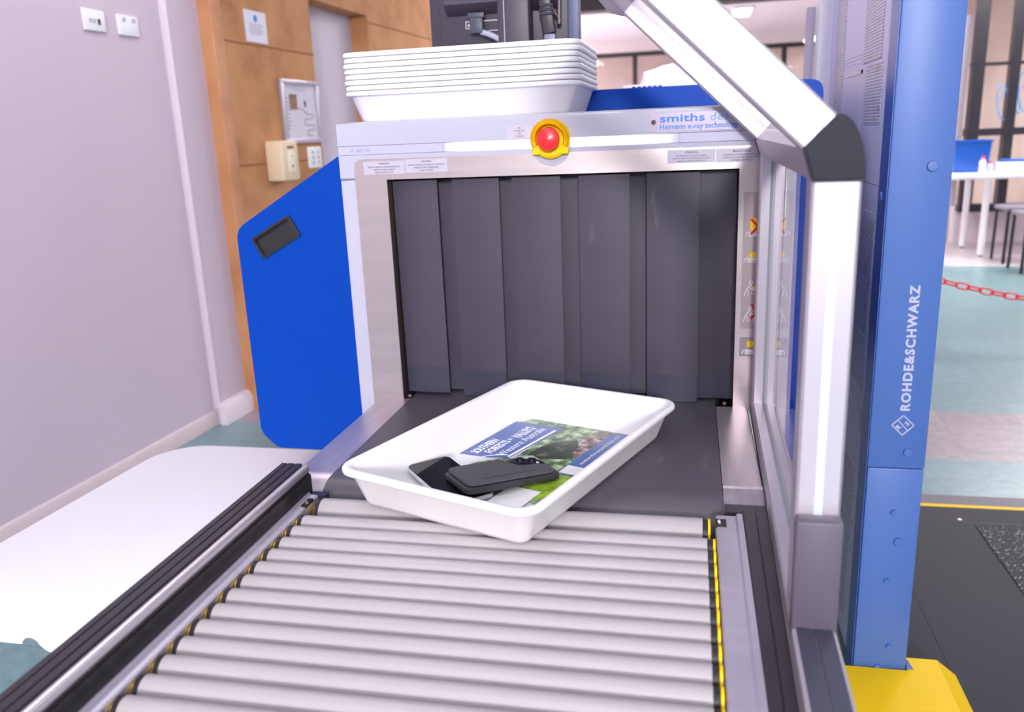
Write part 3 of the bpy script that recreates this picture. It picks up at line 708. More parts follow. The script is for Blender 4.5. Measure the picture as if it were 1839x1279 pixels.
# left rail with steel tube
b_ = new()
prism(b_, [(-0.036, 0.600), (0.0075, 0.600), (0.0075, 0.724), (0.0035, 0.736), (-0.003, 0.7365), (-0.0035, 0.741), (-0.012, 0.741), (-0.0125, 0.739), (-0.014, 0.739), (-0.0145, 0.741), (-0.024, 0.741), (-0.0245, 0.7395), (-0.026, 0.7395), (-0.0265, 0.741), (-0.034, 0.741), (-0.036, 0.738)], 'y', YE, -0.447)
rl = obj('guide_rail', b_, M_rail, rt)
b_ = new(); cyl(b_, (0.0035, YE, 0.7345), (0.0035, -0.449, 0.7345), 0.0062, n=20); obj('steel_edge', b_, mat('polished_steel', rgb(214, 208, 214), 0.36, 0.9), rl)
obj('inner_face', box(new(), 0.0076, 0.0092, YE, -0.447, 0.64, 0.7255), M_railin, rl)
# steel channels beside the rollers
b_ = new()
prism(b_, [(0.0095, 0.64), (0.0095, 0.7035), (0.0115, 0.7035), (0.0125, 0.7005), (0.022, 0.6995), (0.0238, 0.698), (0.0238, 0.64)], 'y', YE, -0.461)
ch = obj('side_channel', b_, M_chan, rt)
obj('adjuster_slot', box(new(), 0.0165, 0.0239, -0.502, -0.476, 0.6975, 0.7012), M_black, ch)
b_ = new(); cyl(b_, (0.0175, -0.486, 0.7010), (0.0225, -0.493, 0.7016), 0.0018, n=8); obj('adjuster_bolt', b_, M_steel, ch)
b_ = new()
prism(b_, [(0.578, 0.64), (0.578, 0.698), (0.580, 0.7005), (0.6025, 0.7005), (0.605, 0.7045), (0.6115, 0.7045), (0.6115, 0.64)], 'y', YE, -0.461)
ch = obj('side_channel', b_, M_chan, rt)
obj('adjuster_slot', box(new(), 0.5775, 0.591, -0.494, -0.472, 0.6985, 0.7010), M_black, ch)
b_ = new(); cyl(b_, (0.581, -0.482, 0.701), (0.584, -0.482, 0.7022), 0.003, n=12); obj('adjuster_bolt', b_, M_steel, ch)
b_ = new()
prism(b_, [(0.612, 0.62), (0.612, 0.704), (0.6135, 0.7055), (0.6265, 0.7055), (0.6268, 0.703), (0.6285, 0.703), (0.6288, 0.7055), (0.642, 0.7055), (0.6422, 0.703), (0.6435, 0.703), (0.6435, 0.62)], 'y', YE, -0.452)
for v in b_.verts:
    if v.co.y < -1 and v.co.x > 0.6125: v.co.x = 0.612 + (v.co.x - 0.612) * 0.66
rr_ = obj('guide_rail', b_, M_rail, rt)
b_ = new(); box(b_, 0.6436, 0.6444, YE, -0.455, 0.64, 0.704)
for v in b_.verts:
    if v.co.y < -1: v.co.x = 0.633 + (v.co.x - 0.6436) * 1.8
obj('steel_edge', b_, M_steel, rr_)
# cross beams and legs
obj('cross_beam', box(new(), 0.0095, 0.034, -0.4605, -0.4465, 0.62, 0.6985), M_rail, rt)
obj('cross_beam', box(new(), 0.5905, 0.644, -0.4510, -0.4262, 0.62, 0.701), M_rail, rt)
obj('cross_beam', box(new(), 0.024, 0.578, -1.12, -1.09, 0.60, 0.66), M_rail, rt)
obj('cross_beam', box(new(), 0.024, 0.578, -0.56, -0.53, 0.60, 0.66), M_rail, rt)
for x in (-0.016, 0.612):
    for y in (-1.1, -0.56):
        b_ = new(); box(b_, x - 0.018, x + 0.018, y - 0.018, y + 0.018, 0.02, 0.62); lg = obj('leg', b_, M_rail, rt)
        b_ = new(); cyl(b_, (x, y, 0), (x, y, 0.02), 0.032); obj('foot', b_, M_black, lg)

# ================================================================== ACRYLIC GUARD (frame turned a little)
gd = thing('safety_screen', 'aluminium framed clear acrylic safety screen on the right of the conveyor', 'safety screen', (0.671, 0, ZB), -0.0139)
G0 = 0.0
def gp(name, bm, m, parent=gd): return obj(name, bm, m, parent, local=True)
zt = 0.024; ZT = 1.160 - ZB
b_ = extrusion(new(), (0, YE, zt - 0.02), (0, -0.022, zt - 0.02), (1, 0, 0)); bar = gp('lower_bar', b_, M_alu)
b_ = new(); box(b_, -0.0165, -0.0008, YE, -0.735, zt - 0.001, zt + 0.0008); box(b_, 0.0008, 0.0165, YE, -0.735, zt - 0.001, zt + 0.0008)
split('cover_strip', b_, mat('black_cover_strip', rgb(58, 58, 76), 0.4), bar, True)
gp('cover_strip', box(new(), -0.0038, 0.0038, -0.684, -0.06, zt - 0.0022, zt - 0.0006), mat('seal_grey', rgb(140, 142, 150), 0.5), bar)
b_ = extrusion(new(), (0, -0.706, zt), (0, -0.706, ZT - 0.02), (1, 0, 0)); po = gp('front_post', b_, M_alu)
gp('cover_strip', box(new(), -0.0039, 0.0039, -0.7262, -0.7238, zt + 0.1, ZT - 0.021), M_alucov, po)
b_ = extrusion(new(), (0, -0.042, zt), (0, -0.042, ZT - 0.02), (1, 0, 0)); po2 = gp('rear_post', b_, M_alu)
gp('cover_strip', box(new(), -0.0039, 0.0039, -0.0624, -0.0600, zt, ZT - 0.021), mat('seal_grey', rgb(140, 142, 150), 0.5), po2)
cn = gp('post_connector', box(new(), -0.021, 0.021, -0.745, -0.7265, 0.014, 0.134, 0.003), M_conn)
b_ = fit(text_bm('item', 0.008, 0.0002), w=0.012); bmesh.ops.transform(b_, matrix=Matrix.Translation((0.0155, -0.7452, 0.026)) @ Matrix.Rotation(R(90), 4, 'X') @ Matrix.Rotation(R(90), 4, 'Z'), verts=b_.verts[:])
gp('emblem', b_, mat('connector_mark', rgb(96, 90, 104), 0.5), cn)
# corner profile that joins the side and the slope, its grey cap, slope bars and upper corner profile
c0 = Vector((-0.02, ZT - 0.02)); 
fan = [(-0.02, ZT - 0.02), (-0.028, ZT + 0.0065), (-0.0025, ZT + 0.033)] + [( -0.0025 + 0.0225 * math.sin(R(90 * i / 6)) , ZT - 0.02 + 0.053 * math.cos(R(90 * i / 6))) for i in range(1, 6)] + [(0.02, ZT - 0.02)]
cp = gp('corner_profile', prism(new(), fan, 'y', -0.724, -0.022), M_alu)
b_ = new(); fan2 = [(x * 1.04, (z - ZT) * 1.03 + ZT) for x, z in fan]; prism(b_, fan2, 'y', -0.735, -0.7245)
bv = [e for e in b_.edges if all(abs(v.co.y + 0.735) < 1e-5 for v in e.verts)]; bmesh.ops.bevel(b_, geom=bv, offset=0.002, segments=2, affect='EDGES')
gp('corner_cap', b_, M_cap)
fan3 = [(x * 1.03, (z - ZT) * 1.02 + ZT) for x, z in fan]
gp('corner_cap', prism(new(), fan3, 'y', -0.0215, -0.0155), M_cap)
sa = Vector((-0.0155, 0, ZT + 0.0195)); dv = Vector((-0.722, 0, 0.692)); ln = 0.29
for y in (-0.706, -0.042):
    p0 = Vector((sa.x, y, sa.z)); b_ = extrusion(new(), p0, p0 + dv * ln, (0, 1, 0), 0.038)
    gp('slope_bar', b_, M_alu)
se = sa + dv * ln
fan4 = [(se.x + x, se.z + z) for x, z in ((0.0135, 0.0135), (-0.013, -0.0135), (-0.04, -0.006), (-0.04, 0.034), (-0.02, 0.036))]
gp('corner_profile', prism(new(), fan4, 'y', -0.724, -0.022), M_alu)
gp('corner_cap', prism(new(), fan4, 'y', -0.730, -0.7245), M_cap)
gp('corner_cap', prism(new(), fan4, 'y', -0.0215, -0.0155), M_cap)
# clear panes
gp('side_pane', box(new(), -0.002, 0.002, -0.686, -0.062, zt + 0.0005, ZT - 0.021), M_acryl)
nrm = Vector((0.692, 0, 0.722)); a0 = sa + dv * 0.004; a1 = sa + dv * (ln - 0.004)
b_ = new(); prism(b_, [(a0.x - nrm.x * 0.002, a0.z - nrm.z * 0.002), (a1.x - nrm.x * 0.002, a1.z - nrm.z * 0.002), (a1.x + nrm.x * 0.002, a1.z + nrm.z * 0.002), (a0.x + nrm.x * 0.002, a0.z + nrm.z * 0.002)], 'y', -0.687, -0.061)
gp('slope_pane', b_, M_acryl)

# ================================================================== TRAYS
TW, TL, TH = 0.157, 0.236, 0.0607
def tray_mesh():
    spec = [(0.034, 0.008, 0.0), (0.0285, 0.013, 0.0018), (0.0250, 0.016, 0.007), (0.0100, 0.026, 0.0455), (0.0085, 0.027, 0.0468), (0.0010, 0.031, 0.0472), (0.0, 0.032, 0.0482), (0.0, 0.032, 0.0528), (0.0016, 0.031, 0.0547), (0.0040, 0.029, 0.0552), (0.0085, 0.026, 0.0548), (0.0118, 0.024, 0.0525), (0.0266, 0.015, 0.0085), (0.0310, 0.011, 0.0038), (0.037, 0.007, 0.0028)]
    spec = [(i, r, z * 1.1) for i, r, z in spec]
    rings = [[(x, y, z) for x, y in rrect(TW - i, TL - i, r, 8)] for i, r, z in spec]
    b = new(); loop_faces(b, rings); bmesh.ops.recalc_face_normals(b, faces=b.faces[:]); return b
TR = obj('plastic_tray', tray_mesh(), M_tray, smooth=50)
TRZ = R(-20.6)
TR.location = (0.300, -0.3375, ZB + 0.0012); TR.rotation_euler = (0, 0, TRZ)
tag(TR, 'white plastic tray holding phones and a brochure on the conveyor', 'tray')
names = ['lowest', 'second from the bottom', 'third from the bottom', 'fourth from the bottom', 'fourth from the top', 'third from the top', 'second from the top', 'topmost']
for k in range(8):
    t = TR.copy(); COL.objects.link(t)
    t.rotation_euler = (0, 0, R(90) + R((-0.6, -0.5, -0.7, -0.4, -0.6, -0.7, -0.5, -0.6)[k])); t.location = (0.103 + (0.0, .001, -.001, .001, 0, -.001, .001, 0)[k], 0.285, 1.2214 + 0.0103 * k)
    tag(t, 'empty white plastic tray, %s of the stack of eight on the scanner' % names[k], 'tray', 'stacked white trays')

# ================================================================== BROCHURE, PHONES, CARD
TRM = Matrix.Translation((0.297, -0.3235, ZB + 0.0012)) @ Matrix.Rotation(TRZ, 4, 'Z')
# brochure space: X along the title (away from the camera), Y towards the left edge
BM = TRM @ Matrix.Translation((0.102, -0.120, 0.0038)) @ Matrix.Rotation(R(90), 4, 'Z')
br = thing('brochure', 'glossy tourism brochure lying in the white tray under the phones', 'brochure', M=BM)
def bp(name, bm, m, par=None): return obj(name, bm, m, par or br, local=True, smooth=0)
bp('sheet', box(new(), 0, 0.297, 0, 0.21, 0, 0.0010), mat('glossy_paper', rgb(240, 238, 244), 0.25))
M_fern = ramp_mat('photo_foliage', [(0.3, rgb(56, 76, 56)), (0.45, rgb(100, 126, 92)), (0.56, rgb(150, 178, 132)), (0.7, rgb(206, 222, 192))], 55, 0.25, 8)
M_grass = ramp_mat('photo_grass', [(0.3, rgb(96, 130, 30)), (0.55, rgb(170, 204, 60)), (0.8, rgb(214, 232, 130))], 40, 0.25, 8)
M_deep = ramp_mat('photo_shade', [(0.35, rgb(30, 36, 36)), (0.55, rgb(50, 62, 48)), (0.72, rgb(100, 116, 88))], 30, 0.25, 8)
M_rock = ramp_mat('photo_rocks', [(0.35, rgb(70, 52, 56)), (0.5, rgb(140, 112, 112)), (0.65, rgb(210, 190, 186))], 70, 0.25, 8)
M_ban = mat('brochure_blue', rgb(84, 112, 178), 0.25, var=0.1, vscale=10)
b_ = new(); flat(b_, [(0.0, 0.0), (0.297, 0.0), (0.297, 0.19), (0.27, 0.205), (0.27, 0.12), (0.125, 0.125), (0.12, 0.14), (0.09, 0.165), (0.06, 0.18), (0.0, 0.18)], 0.0010, 0.0012); bp('cover_photo', b_, M_fern)
b_ = new(); flat(b_, [(0.02, 0.0), (0.105, 0.0), (0.1, 0.02), (0.08, 0.04), (0.04, 0.055), (0.01, 0.04)], 0.0012, 0.0013); bp('cover_photo', b_, M_grass)
b_ = new(); flat(b_, [(0.143, 0.085), (0.15, 0.112), (0.19, 0.109), (0.215, 0.098), (0.24, 0.072), (0.214, 0.056), (0.177, 0.04), (0.158, 0.05)], 0.0012, 0.0013); bp('cover_photo', b_, M_deep)
b_ = new(); flat(b_, [(0.24, 0.069), (0.262, 0.058), (0.29, 0.045), (0.292, 0.036), (0.245, 0.034), (0.19, 0.036), (0.168, 0.04), (0.186, 0.052), (0.214, 0.056)], 0.0013, 0.0014); bp('cover_photo', b_, M_rock)
b_ = new(); flat(b_, [(0.105, 0.21), (0.272, 0.209), (0.278, 0.121), (0.256, 0.118), (0.124, 0.130), (0.112, 0.16)], 0.0013, 0.0015); bp('title_band', b_, M_ban)
b_ = new(); flat(b_, [(0.108, 0.036), (0.29, 0.034), (0.297, 0.006), (0.108, 0.003)], 0.0014, 0.0016); bp('footer_band', b_, M_ban)
b_ = new(); flat(b_, [(0.1095, 0.034), (0.1395, 0.034), (0.1395, 0.006), (0.1095, 0.006)], 0.0016, 0.0018); bp('blank_square', b_, M_white)
M_bt = mat('brochure_white_print', rgb(244, 242, 248), 0.4)
def btext(s, x0, x1, y0, y1, bold=0.0, m=M_bt, z=0.0015):
    b = fit(text_bm(s, 0.02, 0.0001, bold=bold), w=x1 - x0, h=y1 - y0); bmesh.ops.transform(b, matrix=Matrix.Translation(((x0 + x1) / 2, (y0 + y1) / 2, z)), verts=b.verts[:]); bp('lettering', b, m)
btext('SOUTHERN', 0.118, 0.183, 0.184, 0.2, 0.0006); btext('FORESTS', 0.128, 0.186, 0.164, 0.18, 0.0006); btext('&', 0.190, 0.198, 0.168, 0.177)
btext('VALLEYS', 0.203, 0.258, 0.160, 0.178, 0.0006); btext('Western Australia', 0.128, 0.262, 0.142, 0.157)
b_ = new(); flat(b_, [(0.128, 0.131), (0.262, 0.123), (0.262, 0.128), (0.128, 0.136)], 0.0015, 0.0017); bp('title_rule', b_, M_bt)
btext('southernforestsandvalleys.com', 0.15, 0.285, 0.014, 0.024, z=0.0016)
b_ = new(); tube(b_, [(0.09 + 0.05 * math.cos(a), 0.105 + 0.07 * math.sin(a), 0.0014) for a in [0.5 + i * 0.1 for i in range(12)]], 0.0008, 5); bp('photo_border', b_, M_bt)

def phone_body(w, l, t, r=0.011, bev=0.002):
    b = new(); rings = []
    for i, z in ((bev, 0), (0, bev), (0, t - bev), (bev, t)): rings.append([(x, y, z) for x, y in rrect(w / 2 - i, l / 2 - i, r - i * 0.5, 6)])
    loop_faces(b, rings); bmesh.ops.recalc_face_normals(b, faces=b.faces[:]); return b
ZF = ZB + 0.0012 + 0.0038 + 0.0018
pa = thing('phone', 'black glass phone lying screen up at the left of the tray', 'phone', M=Matrix.Translation((0.210, -0.425, ZF + 0.0041)) @ Matrix.Rotation(R(-47), 4, 'Z') @ Matrix.Rotation(R(3.0), 4, 'Y'))
# local x is the long side
def long_x(bm): bmesh.ops.transform(bm, matrix=Matrix.Rotation(R(90), 4, 'Z'), verts=bm.verts[:]); return bm
obj('body', long_x(phone_body(0.070, 0.145, 0.0078)), mat('phone_silver', rgb(206, 214, 212), 0.3, 0.6), pa, local=True)
b_ = new(); loop_faces(b_, [[(x, y, 0.0077) for x, y in rrect(0.0715, 0.034, 0.010, 6)], [(x, y, 0.0084) for x, y in rrect(0.0713, 0.0338, 0.010, 6)]]); obj('screen', b_, mat('phone_glass', rgb(22, 22, 28), 0.04), pa, local=True)
PB = Matrix.Translation((0.284, -0.406, ZF + 0.0070)) @ Matrix.Rotation(R(41), 4, 'Z') @ Matrix.Rotation(R(4.6), 4, 'Y')
pb = thing('phone', 'phone in a black case with a wallet flap, lying face down on the other phone', 'phone', M=PB)
obj('case', long_x(phone_body(0.078, 0.152, 0.0105, 0.012, 0.0025)), mat('phone_case_black', rgb(46, 45, 50), 0.5), pb, local=True)
# wallet flap: covers the back except a curved cut-out around the cameras (far left corner)
fl = [(-0.072, -0.0365), (0.058, -0.0365)] + arc(0.058, -0.0265, 0.010, -90, 0, 5) + [(0.068, -0.006)] + [(0.068 - 0.018 * math.sin(R(9 * i)), -0.006 + 0.0 + 0.022 * (1 - math.cos(R(9 * i))) ) for i in range(1, 5)] + [(0.03, 0.004), (0.022, 0.016), (0.0165, 0.0365)] + [(-0.062, 0.0365)] + arc(-0.062, 0.0265, 0.010, 90, 180, 5) + arc(-0.062, -0.0265, 0.010, 180, 270, 5)
fl = [p for p in fl[1:]]
b_ = new(); flat(b_, fl, 0.0122, 0.0150); bmesh.ops.bevel(b_, geom=[e for e in b_.edges if all(v.co.z > 0.0149 for v in e.verts)], offset=0.001, segments=2, affect='EDGES')
wf = obj('wallet_flap', b_, mat('wallet_leather', rgb(72, 71, 77), 0.5, bump=0.05, bscale=300), pb, local=True)
obj('flap_core', box(new(), -0.066, 0.012, -0.031, 0.031, 0.0104, 0.0123), M_black, wf, local=True)
obj('card_slot', box(new(), -0.045, 0.045, -0.0232, -0.0222, 0.0148, 0.0152), M_black, wf, local=True)
cb = obj('camera_bump', box(new(), 0.031, 0.070, -0.001, 0.0355, 0.0104, 0.0140, 0.001), mat('camera_glass', rgb(24, 26, 36), 0.08), pb, local=True)
b_ = new()
for x, y in ((0.042, 0.025), (0.042, 0.009), (0.058, 0.017)): cyl(b_, (x, y, 0.0139), (x, y, 0.0156), 0.0066, n=20)
split('lens', b_, mat('lens_dark', rgb(14, 16, 30), 0.05), cb, local=True)
b_ = new(); cyl(b_, (0.060, 0.004, 0.0139), (0.060, 0.004, 0.0145), 0.0022, n=14); obj('flash', b_, M_white, cb, local=True)
b_ = new(); box(b_, 0.012, 0.026, -0.0396, -0.0388, 0.004, 0.0075, 0.0003); box(b_, 0.034, 0.043, -0.0396, -0.0388, 0.004, 0.0075, 0.0003); split('side_button', b_, M_black, pb, local=True)
b_ = new()
for y in (-0.02, -0.013, 0.013, 0.02): box(b_, -0.0766, -0.0758, y - 0.002, y + 0.002, 0.0038, 0.0062)
box(b_, -0.0766, -0.0758, -0.005, 0.005, 0.0035, 0.0065); split('port', b_, M_black, pb, True)
CM = TRM @ Matrix.Translation((0.078, 0.0, ZF - ZB - 0.0012)) @ Matrix.Rotation(R(0), 4, 'Z')
cd = obj('paper_card', box(new(), -0.046, 0.004, -0.185, -0.085, 0.0002, 0.0012), mat('card_white', rgb(246, 244, 244), 0.45))
cd.matrix_world = CM; tag(cd, 'plain white card lying on the near end of the brochure', 'card')

# ================================================================== FOLDING TABLE
tb = thing('folding_table', 'low white plastic folding table between the wall and the conveyor', 'table', (-0.41, -0.11, 0), 0.0)
TBX0, TBX1, TBY0, TBY1, TBZ = -0.745, -0.07, -0.512, 0.272, 0.47
def table_ring(i, z, r=0.11, notch=0.0):
    hw, hl = (TBX1 - TBX0) / 2 - i, (TBY1 - TBY0) / 2 - i
    return [((TBX0 + TBX1) / 2 + x + 0.048 * (y + 0.0), (TBY0 + TBY1) / 2 + y, z) for x, y in rrect(hw, hl, r - i * 0.5, 10)]
b_ = new(); rings = [table_ring(0.012, TBZ - 0.030), table_ring(0.0, TBZ - 0.030), table_ring(0.0, TBZ - 0.006), table_ring(0.002, TBZ - 0.0015), table_ring(0.006, TBZ)]
loop_faces(b_, rings); bmesh.ops.recalc_face_normals(b_, faces=b_.faces[:])
notch = new(); cyl(notch, (-0.468, -0.60, TBZ - 0.034), (-0.468, -0.44, TBZ - 0.034), 0.017, n=28)
b_ = carve(b_, notch)
top = obj('table_top', b_, M_table, tb)
# grip notch cut in the near skirt: a moulded half-round lip hanging under the edge on both sides of the gap
b_ = new()
yf = TBY0 + 0.004
sk = [(-0.452, TBZ - 0.0295), (-0.446, TBZ - 0.036), (-0.436, TBZ - 0.041), (-0.22, TBZ - 0.043), (-0.20, TBZ - 0.0295)]
prism(b_, sk, 'y', yf - 0.003, yf + 0.02); obj('skirt', b_, M_table, tb)
obj('latch', box(new(), -0.455, -0.36, TBY0 + 0.025, TBY0 + 0.05, TBZ - 0.056, TBZ - 0.0305, 0.003), M_black, tb)
for x in (-0.68, -0.13):
    for y in (-0.40, 0.19):
        b_ = new(); cyl(b_, (x + 0.04 * y, y, 0.012), (x + 0.04 * y, y, TBZ - 0.031), 0.0135, n=16); lg = obj('leg', b_, mat('table_leg_grey', rgb(130, 130, 136), 0.4, 0.5), tb)
        b_ = new(); cyl(b_, (x + 0.04 * y, y, 0), (x + 0.04 * y, y, 0.03), 0.017, n=16); obj('foot', b_, M_black, lg)

# ================================================================== MONITOR AND TISSUES ON THE SCANNER
mo = thing('monitor', 'black monitor seen from behind on top of the scanner', 'monitor', (0.13, 0.55, 1.276))
obj('bezel', box(new(), -0.062, 0.297, 0.505, 0.535, 1.315, 1.62, 0.006), M_mon, mo)
obj('screen', box(new(), -0.045, 0.28, 0.5345, 0.5362, 1.335, 1.605), mat('screen_dark', rgb(20, 22, 28), 0.1), mo)
obj('back_shell', box(new(), -0.035, 0.275, 0.488, 0.5055, 1.33, 1.605, 0.006), M_mon, mo)
b_ = new(); prism(b_, [(0.488, 1.461), (0.468, 1.470), (0.455, 1.483), (0.455, 1.60), (0.488, 1.60)], 'x', -0.012, 0.255)
hs = obj('rear_housing', b_, M_mon, mo)
b_ = new(); box(b_, 0.041, 0.081, 0.462, 0.478, 1.452, 1.464, 0.002); box(b_, 0.046, 0.077, 0.459, 0.479, 1.418, 1.452, 0.002)
vg = obj('video_plug', b_, mat('plug_grey', rgb(70, 74, 90), 0.45), mo)
b_ = new(); tube(b_, [(0.072, 0.468, 1.421), (0.088, 0.462, 1.416), (0.105, 0.456, 1.408), (0.125, 0.452, 1.397), (0.15, 0.45, 1.38)], 0.0065, 10); obj('cable', b_, mat('cable_grey', rgb(186, 186, 206), 0.5), vg)
b_ = new()
for x0, x1, z0, z1 in ((0.030, 0.125, 1.447, 1.4485), (0.030, 0.0315, 1.432, 1.448), (0.030, 0.05, 1.432, 1.4335), (0.085, 0.125, 1.425, 1.4262), (0.036, 0.043, 1.437, 1.442), (0.115, 0.121, 1.431, 1.435)): box(b_, x0, x1, 0.4872, 0.4881, z0, z1)
obj('print', b_, M_white, hs)
b_ = new(); box(b_, 0.112, 0.123, 0.484, 0.488, 1.445, 1.464); obj('port', b_, M_silver, hs)
st = obj('stand_column', box(new(), 0.127, 0.198, 0.395, 0.452, 1.29, 1.60, 0.004), M_mon, mo)
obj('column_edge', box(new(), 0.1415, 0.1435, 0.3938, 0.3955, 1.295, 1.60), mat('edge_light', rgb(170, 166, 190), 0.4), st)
obj('stand_base', box(new(), 0.06, 0.265, 0.40, 0.60, 1.2772, 1.292, 0.005), M_mon, mo)
b_ = new(); box(b_, -0.014, 0.014, -0.012, 0.012, 0, 0.13, 0.004); xform(b_, b_.verts[:], Matrix.Translation((0.236, 0.45, 1.405)) @ Matrix.Rotation(R(-8), 4, 'Y'))
ar = obj('support_arm', b_, mat('arm_grey', rgb(60, 56, 62), 0.4), mo)
b_ = new()
for z in (1.447, 1.456, 1.465): cyl(b_, (0.216, 0.4375, z), (0.246, 0.4375, z), 0.0035, n=8)
split('arm_rib', b_, M_mon, ar)
obj('arm_plug', box(new(), 0.224, 0.25, 0.435, 0.46, 1.385, 1.404, 0.003), mat('plug_lilac', rgb(130, 134, 160), 0.4), ar)
b_ = new(); cyl(b_, (0.257, 0.452, 1.425), (0.262, 0.452, 1.6), 0.0055, n=12); cyl(b_, (0.235, 0.452, 1.47), (0.262, 0.452, 1.43), 0.004, n=10); obj('arm_rod', b_, mat('rod_brown', rgb(92, 80, 84), 0.35, 0.4), mo)
obj('side_strip', box(new(), 0.274, 0.2985, 0.478, 0.505, 1.33, 1.615, 0.002), mat('strip_slate', rgb(92, 98, 132), 0.45), mo)

mo.location.x -= 0.012; mo.location.y += 0.06
ts = thing('tissue_box', 'white tissue box with blue print on top of the scanner, tissue pulled up', 'tissue box', (0.47, 0.72, 1.2765))
obj('carton', box(new(), 0.375, 0.575, 0.66, 0.77, 1.2765, 1.293, 0.003), M_white, ts)
b_ = new()
for i in range(6): box(b_, 0.398 + i * 0.0125, 0.4075 + i * 0.0125, 0.6585, 0.6605, 1.2785, 1.2885)
obj('print', b_, mat('print_navy', rgb(20, 40, 140), 0.5), ts)
b_ = new(); rings = []
prof_ = [(0.415, 1.293), (0.426, 1.326), (0.445, 1.330), (0.475, 1.338), (0.489, 1.342), (0.503, 1.340), (0.525, 1.322), (0.545, 1.306), (0.556, 1.293)]
for yy, sc_ in ((0.68, 0.55), (0.70, 0.9), (0.715, 1.0), (0.73, 0.8), (0.748, 0.45)):
    rings.append([(0.486 + (x - 0.486) * (0.75 + 0.25 * sc_) + 0.006 * math.sin(40 * yy + 9 * i), yy + 0.006 * math.sin(2.1 * i), 1.292 + (z - 1.292) * sc_) for i, (x, z) in enumerate(prof_)])
loop_faces(b_, rings); bmesh.ops.recalc_face_normals(b_, faces=b_.faces[:]); obj('tissue', b_, mat('tissue_white', rgb(250, 248, 250), 0.8), ts)
b_ = new(); cyl(b_, (0.487, 0.86, 1.277), (0.515, 0.86, 1.36), 0.008, n=12); 
pn = obj('handset_aerial', b_, M_black); tag(pn, 'dark stubby rod standing behind the tissue box on the scanner', 'aerial')

# ================================================================== BODY SCANNER PANEL
bs = thing('body_scanner_panel', 'tall blue and grey body scanner panel on a yellow foot, right of the conveyor', 'body scanner', (0.95, 0.6, 0))
X0, X1, YF = 0.897, 1.004, 0.19
b_ = new(); box(b_, X0, X1, YF, 0.262, 0.512, 2.05, 0.003); fu = obj('end_cover', b_, M_twr, bs)
b_ = new(); box(b_, X0 + 0.001, X1 - 0.001, YF + 0.0005, 0.262, 0.03, 0.5105, 0.003); fl_ = obj('end_cover', b_, M_twr, bs)
obj('edge_strip', box(new(), X0 - 0.0015, X0 - 0.0002, YF + 0.004, 0.262, 0.03, 2.05), M_twrd, bs)
def bolt(x, z, r, par):
    b = new(); lathe(b, [(r, 0), (r, 0.003), (r * 0.9, 0.0045), (0.0, 0.0048)], 24, Matrix.Translation((x, YF + 0.0002, z)) @ Matrix.Rotation(R(90), 4, 'X')); obj('bolt', b, M_twr, par)
bolt(0.9695, 1.102, 0.0098, fu); bolt(0.970, 0.547, 0.0088, fu)
for x, z, r in ((0.953, 0.416, 0.0062), (0.967, 0.351, 0.0095), (0.951, 0.26, 0.0062), (0.966, 0.106, 0.0062), (0.946, 0.055, 0.0062)): bolt(x, z, r, fl_)
b_ = new(); lathe(b_, [(0.010, 0), (0.010, 0.002), (0.009, 0.0034), (0, 0.0036)], 24, Matrix.Translation((X0 - 0.0014, 0.232, 1.045)) @ Matrix.Rotation(R(-90), 4, 'Y')); obj('bolt', b_, M_twr, fu)
# lettering up the front
b_ = fit(text_bm('ROHDE&SCHWARZ', 0.02, 0.0003, bold=0.0008, spacing=1.18), w=0.250, h=0.0182); face_y(b_, 0.958, YF - 0.0003, 0.7585, R(90)); obj('lettering', b_, M_letter, fu)
LGX, LGZ, LR = 0.9565, 0.603, 0.0205
b_ = new()
dm = [(LGX, LGZ + LR), (LGX + LR, LGZ), (LGX, LGZ - LR), (LGX - LR, LGZ)]
for i in range(4):
    (x0, z0), (x1, z1) = dm[i], dm[(i + 1) % 4]; cyl(b_, (x0, YF - 0.0002, z0), (x1, YF - 0.0002, z1), 0.0014, n=6)
cyl(b_, (LGX - 0.009, YF - 0.0002, LGZ + 0.010), (LGX + 0.009, YF - 0.0002, LGZ - 0.0105), 0.0012, n=6)
obj('emblem', b_, M_letter, fu)
for s, dx, dz in (('R', -0.0075, -0.0035), ('S', 0.0075, 0.004), ('&', 0.0, 0.0)):
    if s == '&': continue
    b_ = fit(text_bm(s, 0.01, 0.0003, bold=0.0004), h=0.0095); face_y(b_, LGX + dx, YF - 0.0003, LGZ + dz, R(45)); obj('lettering', b_, M_letter, fu)
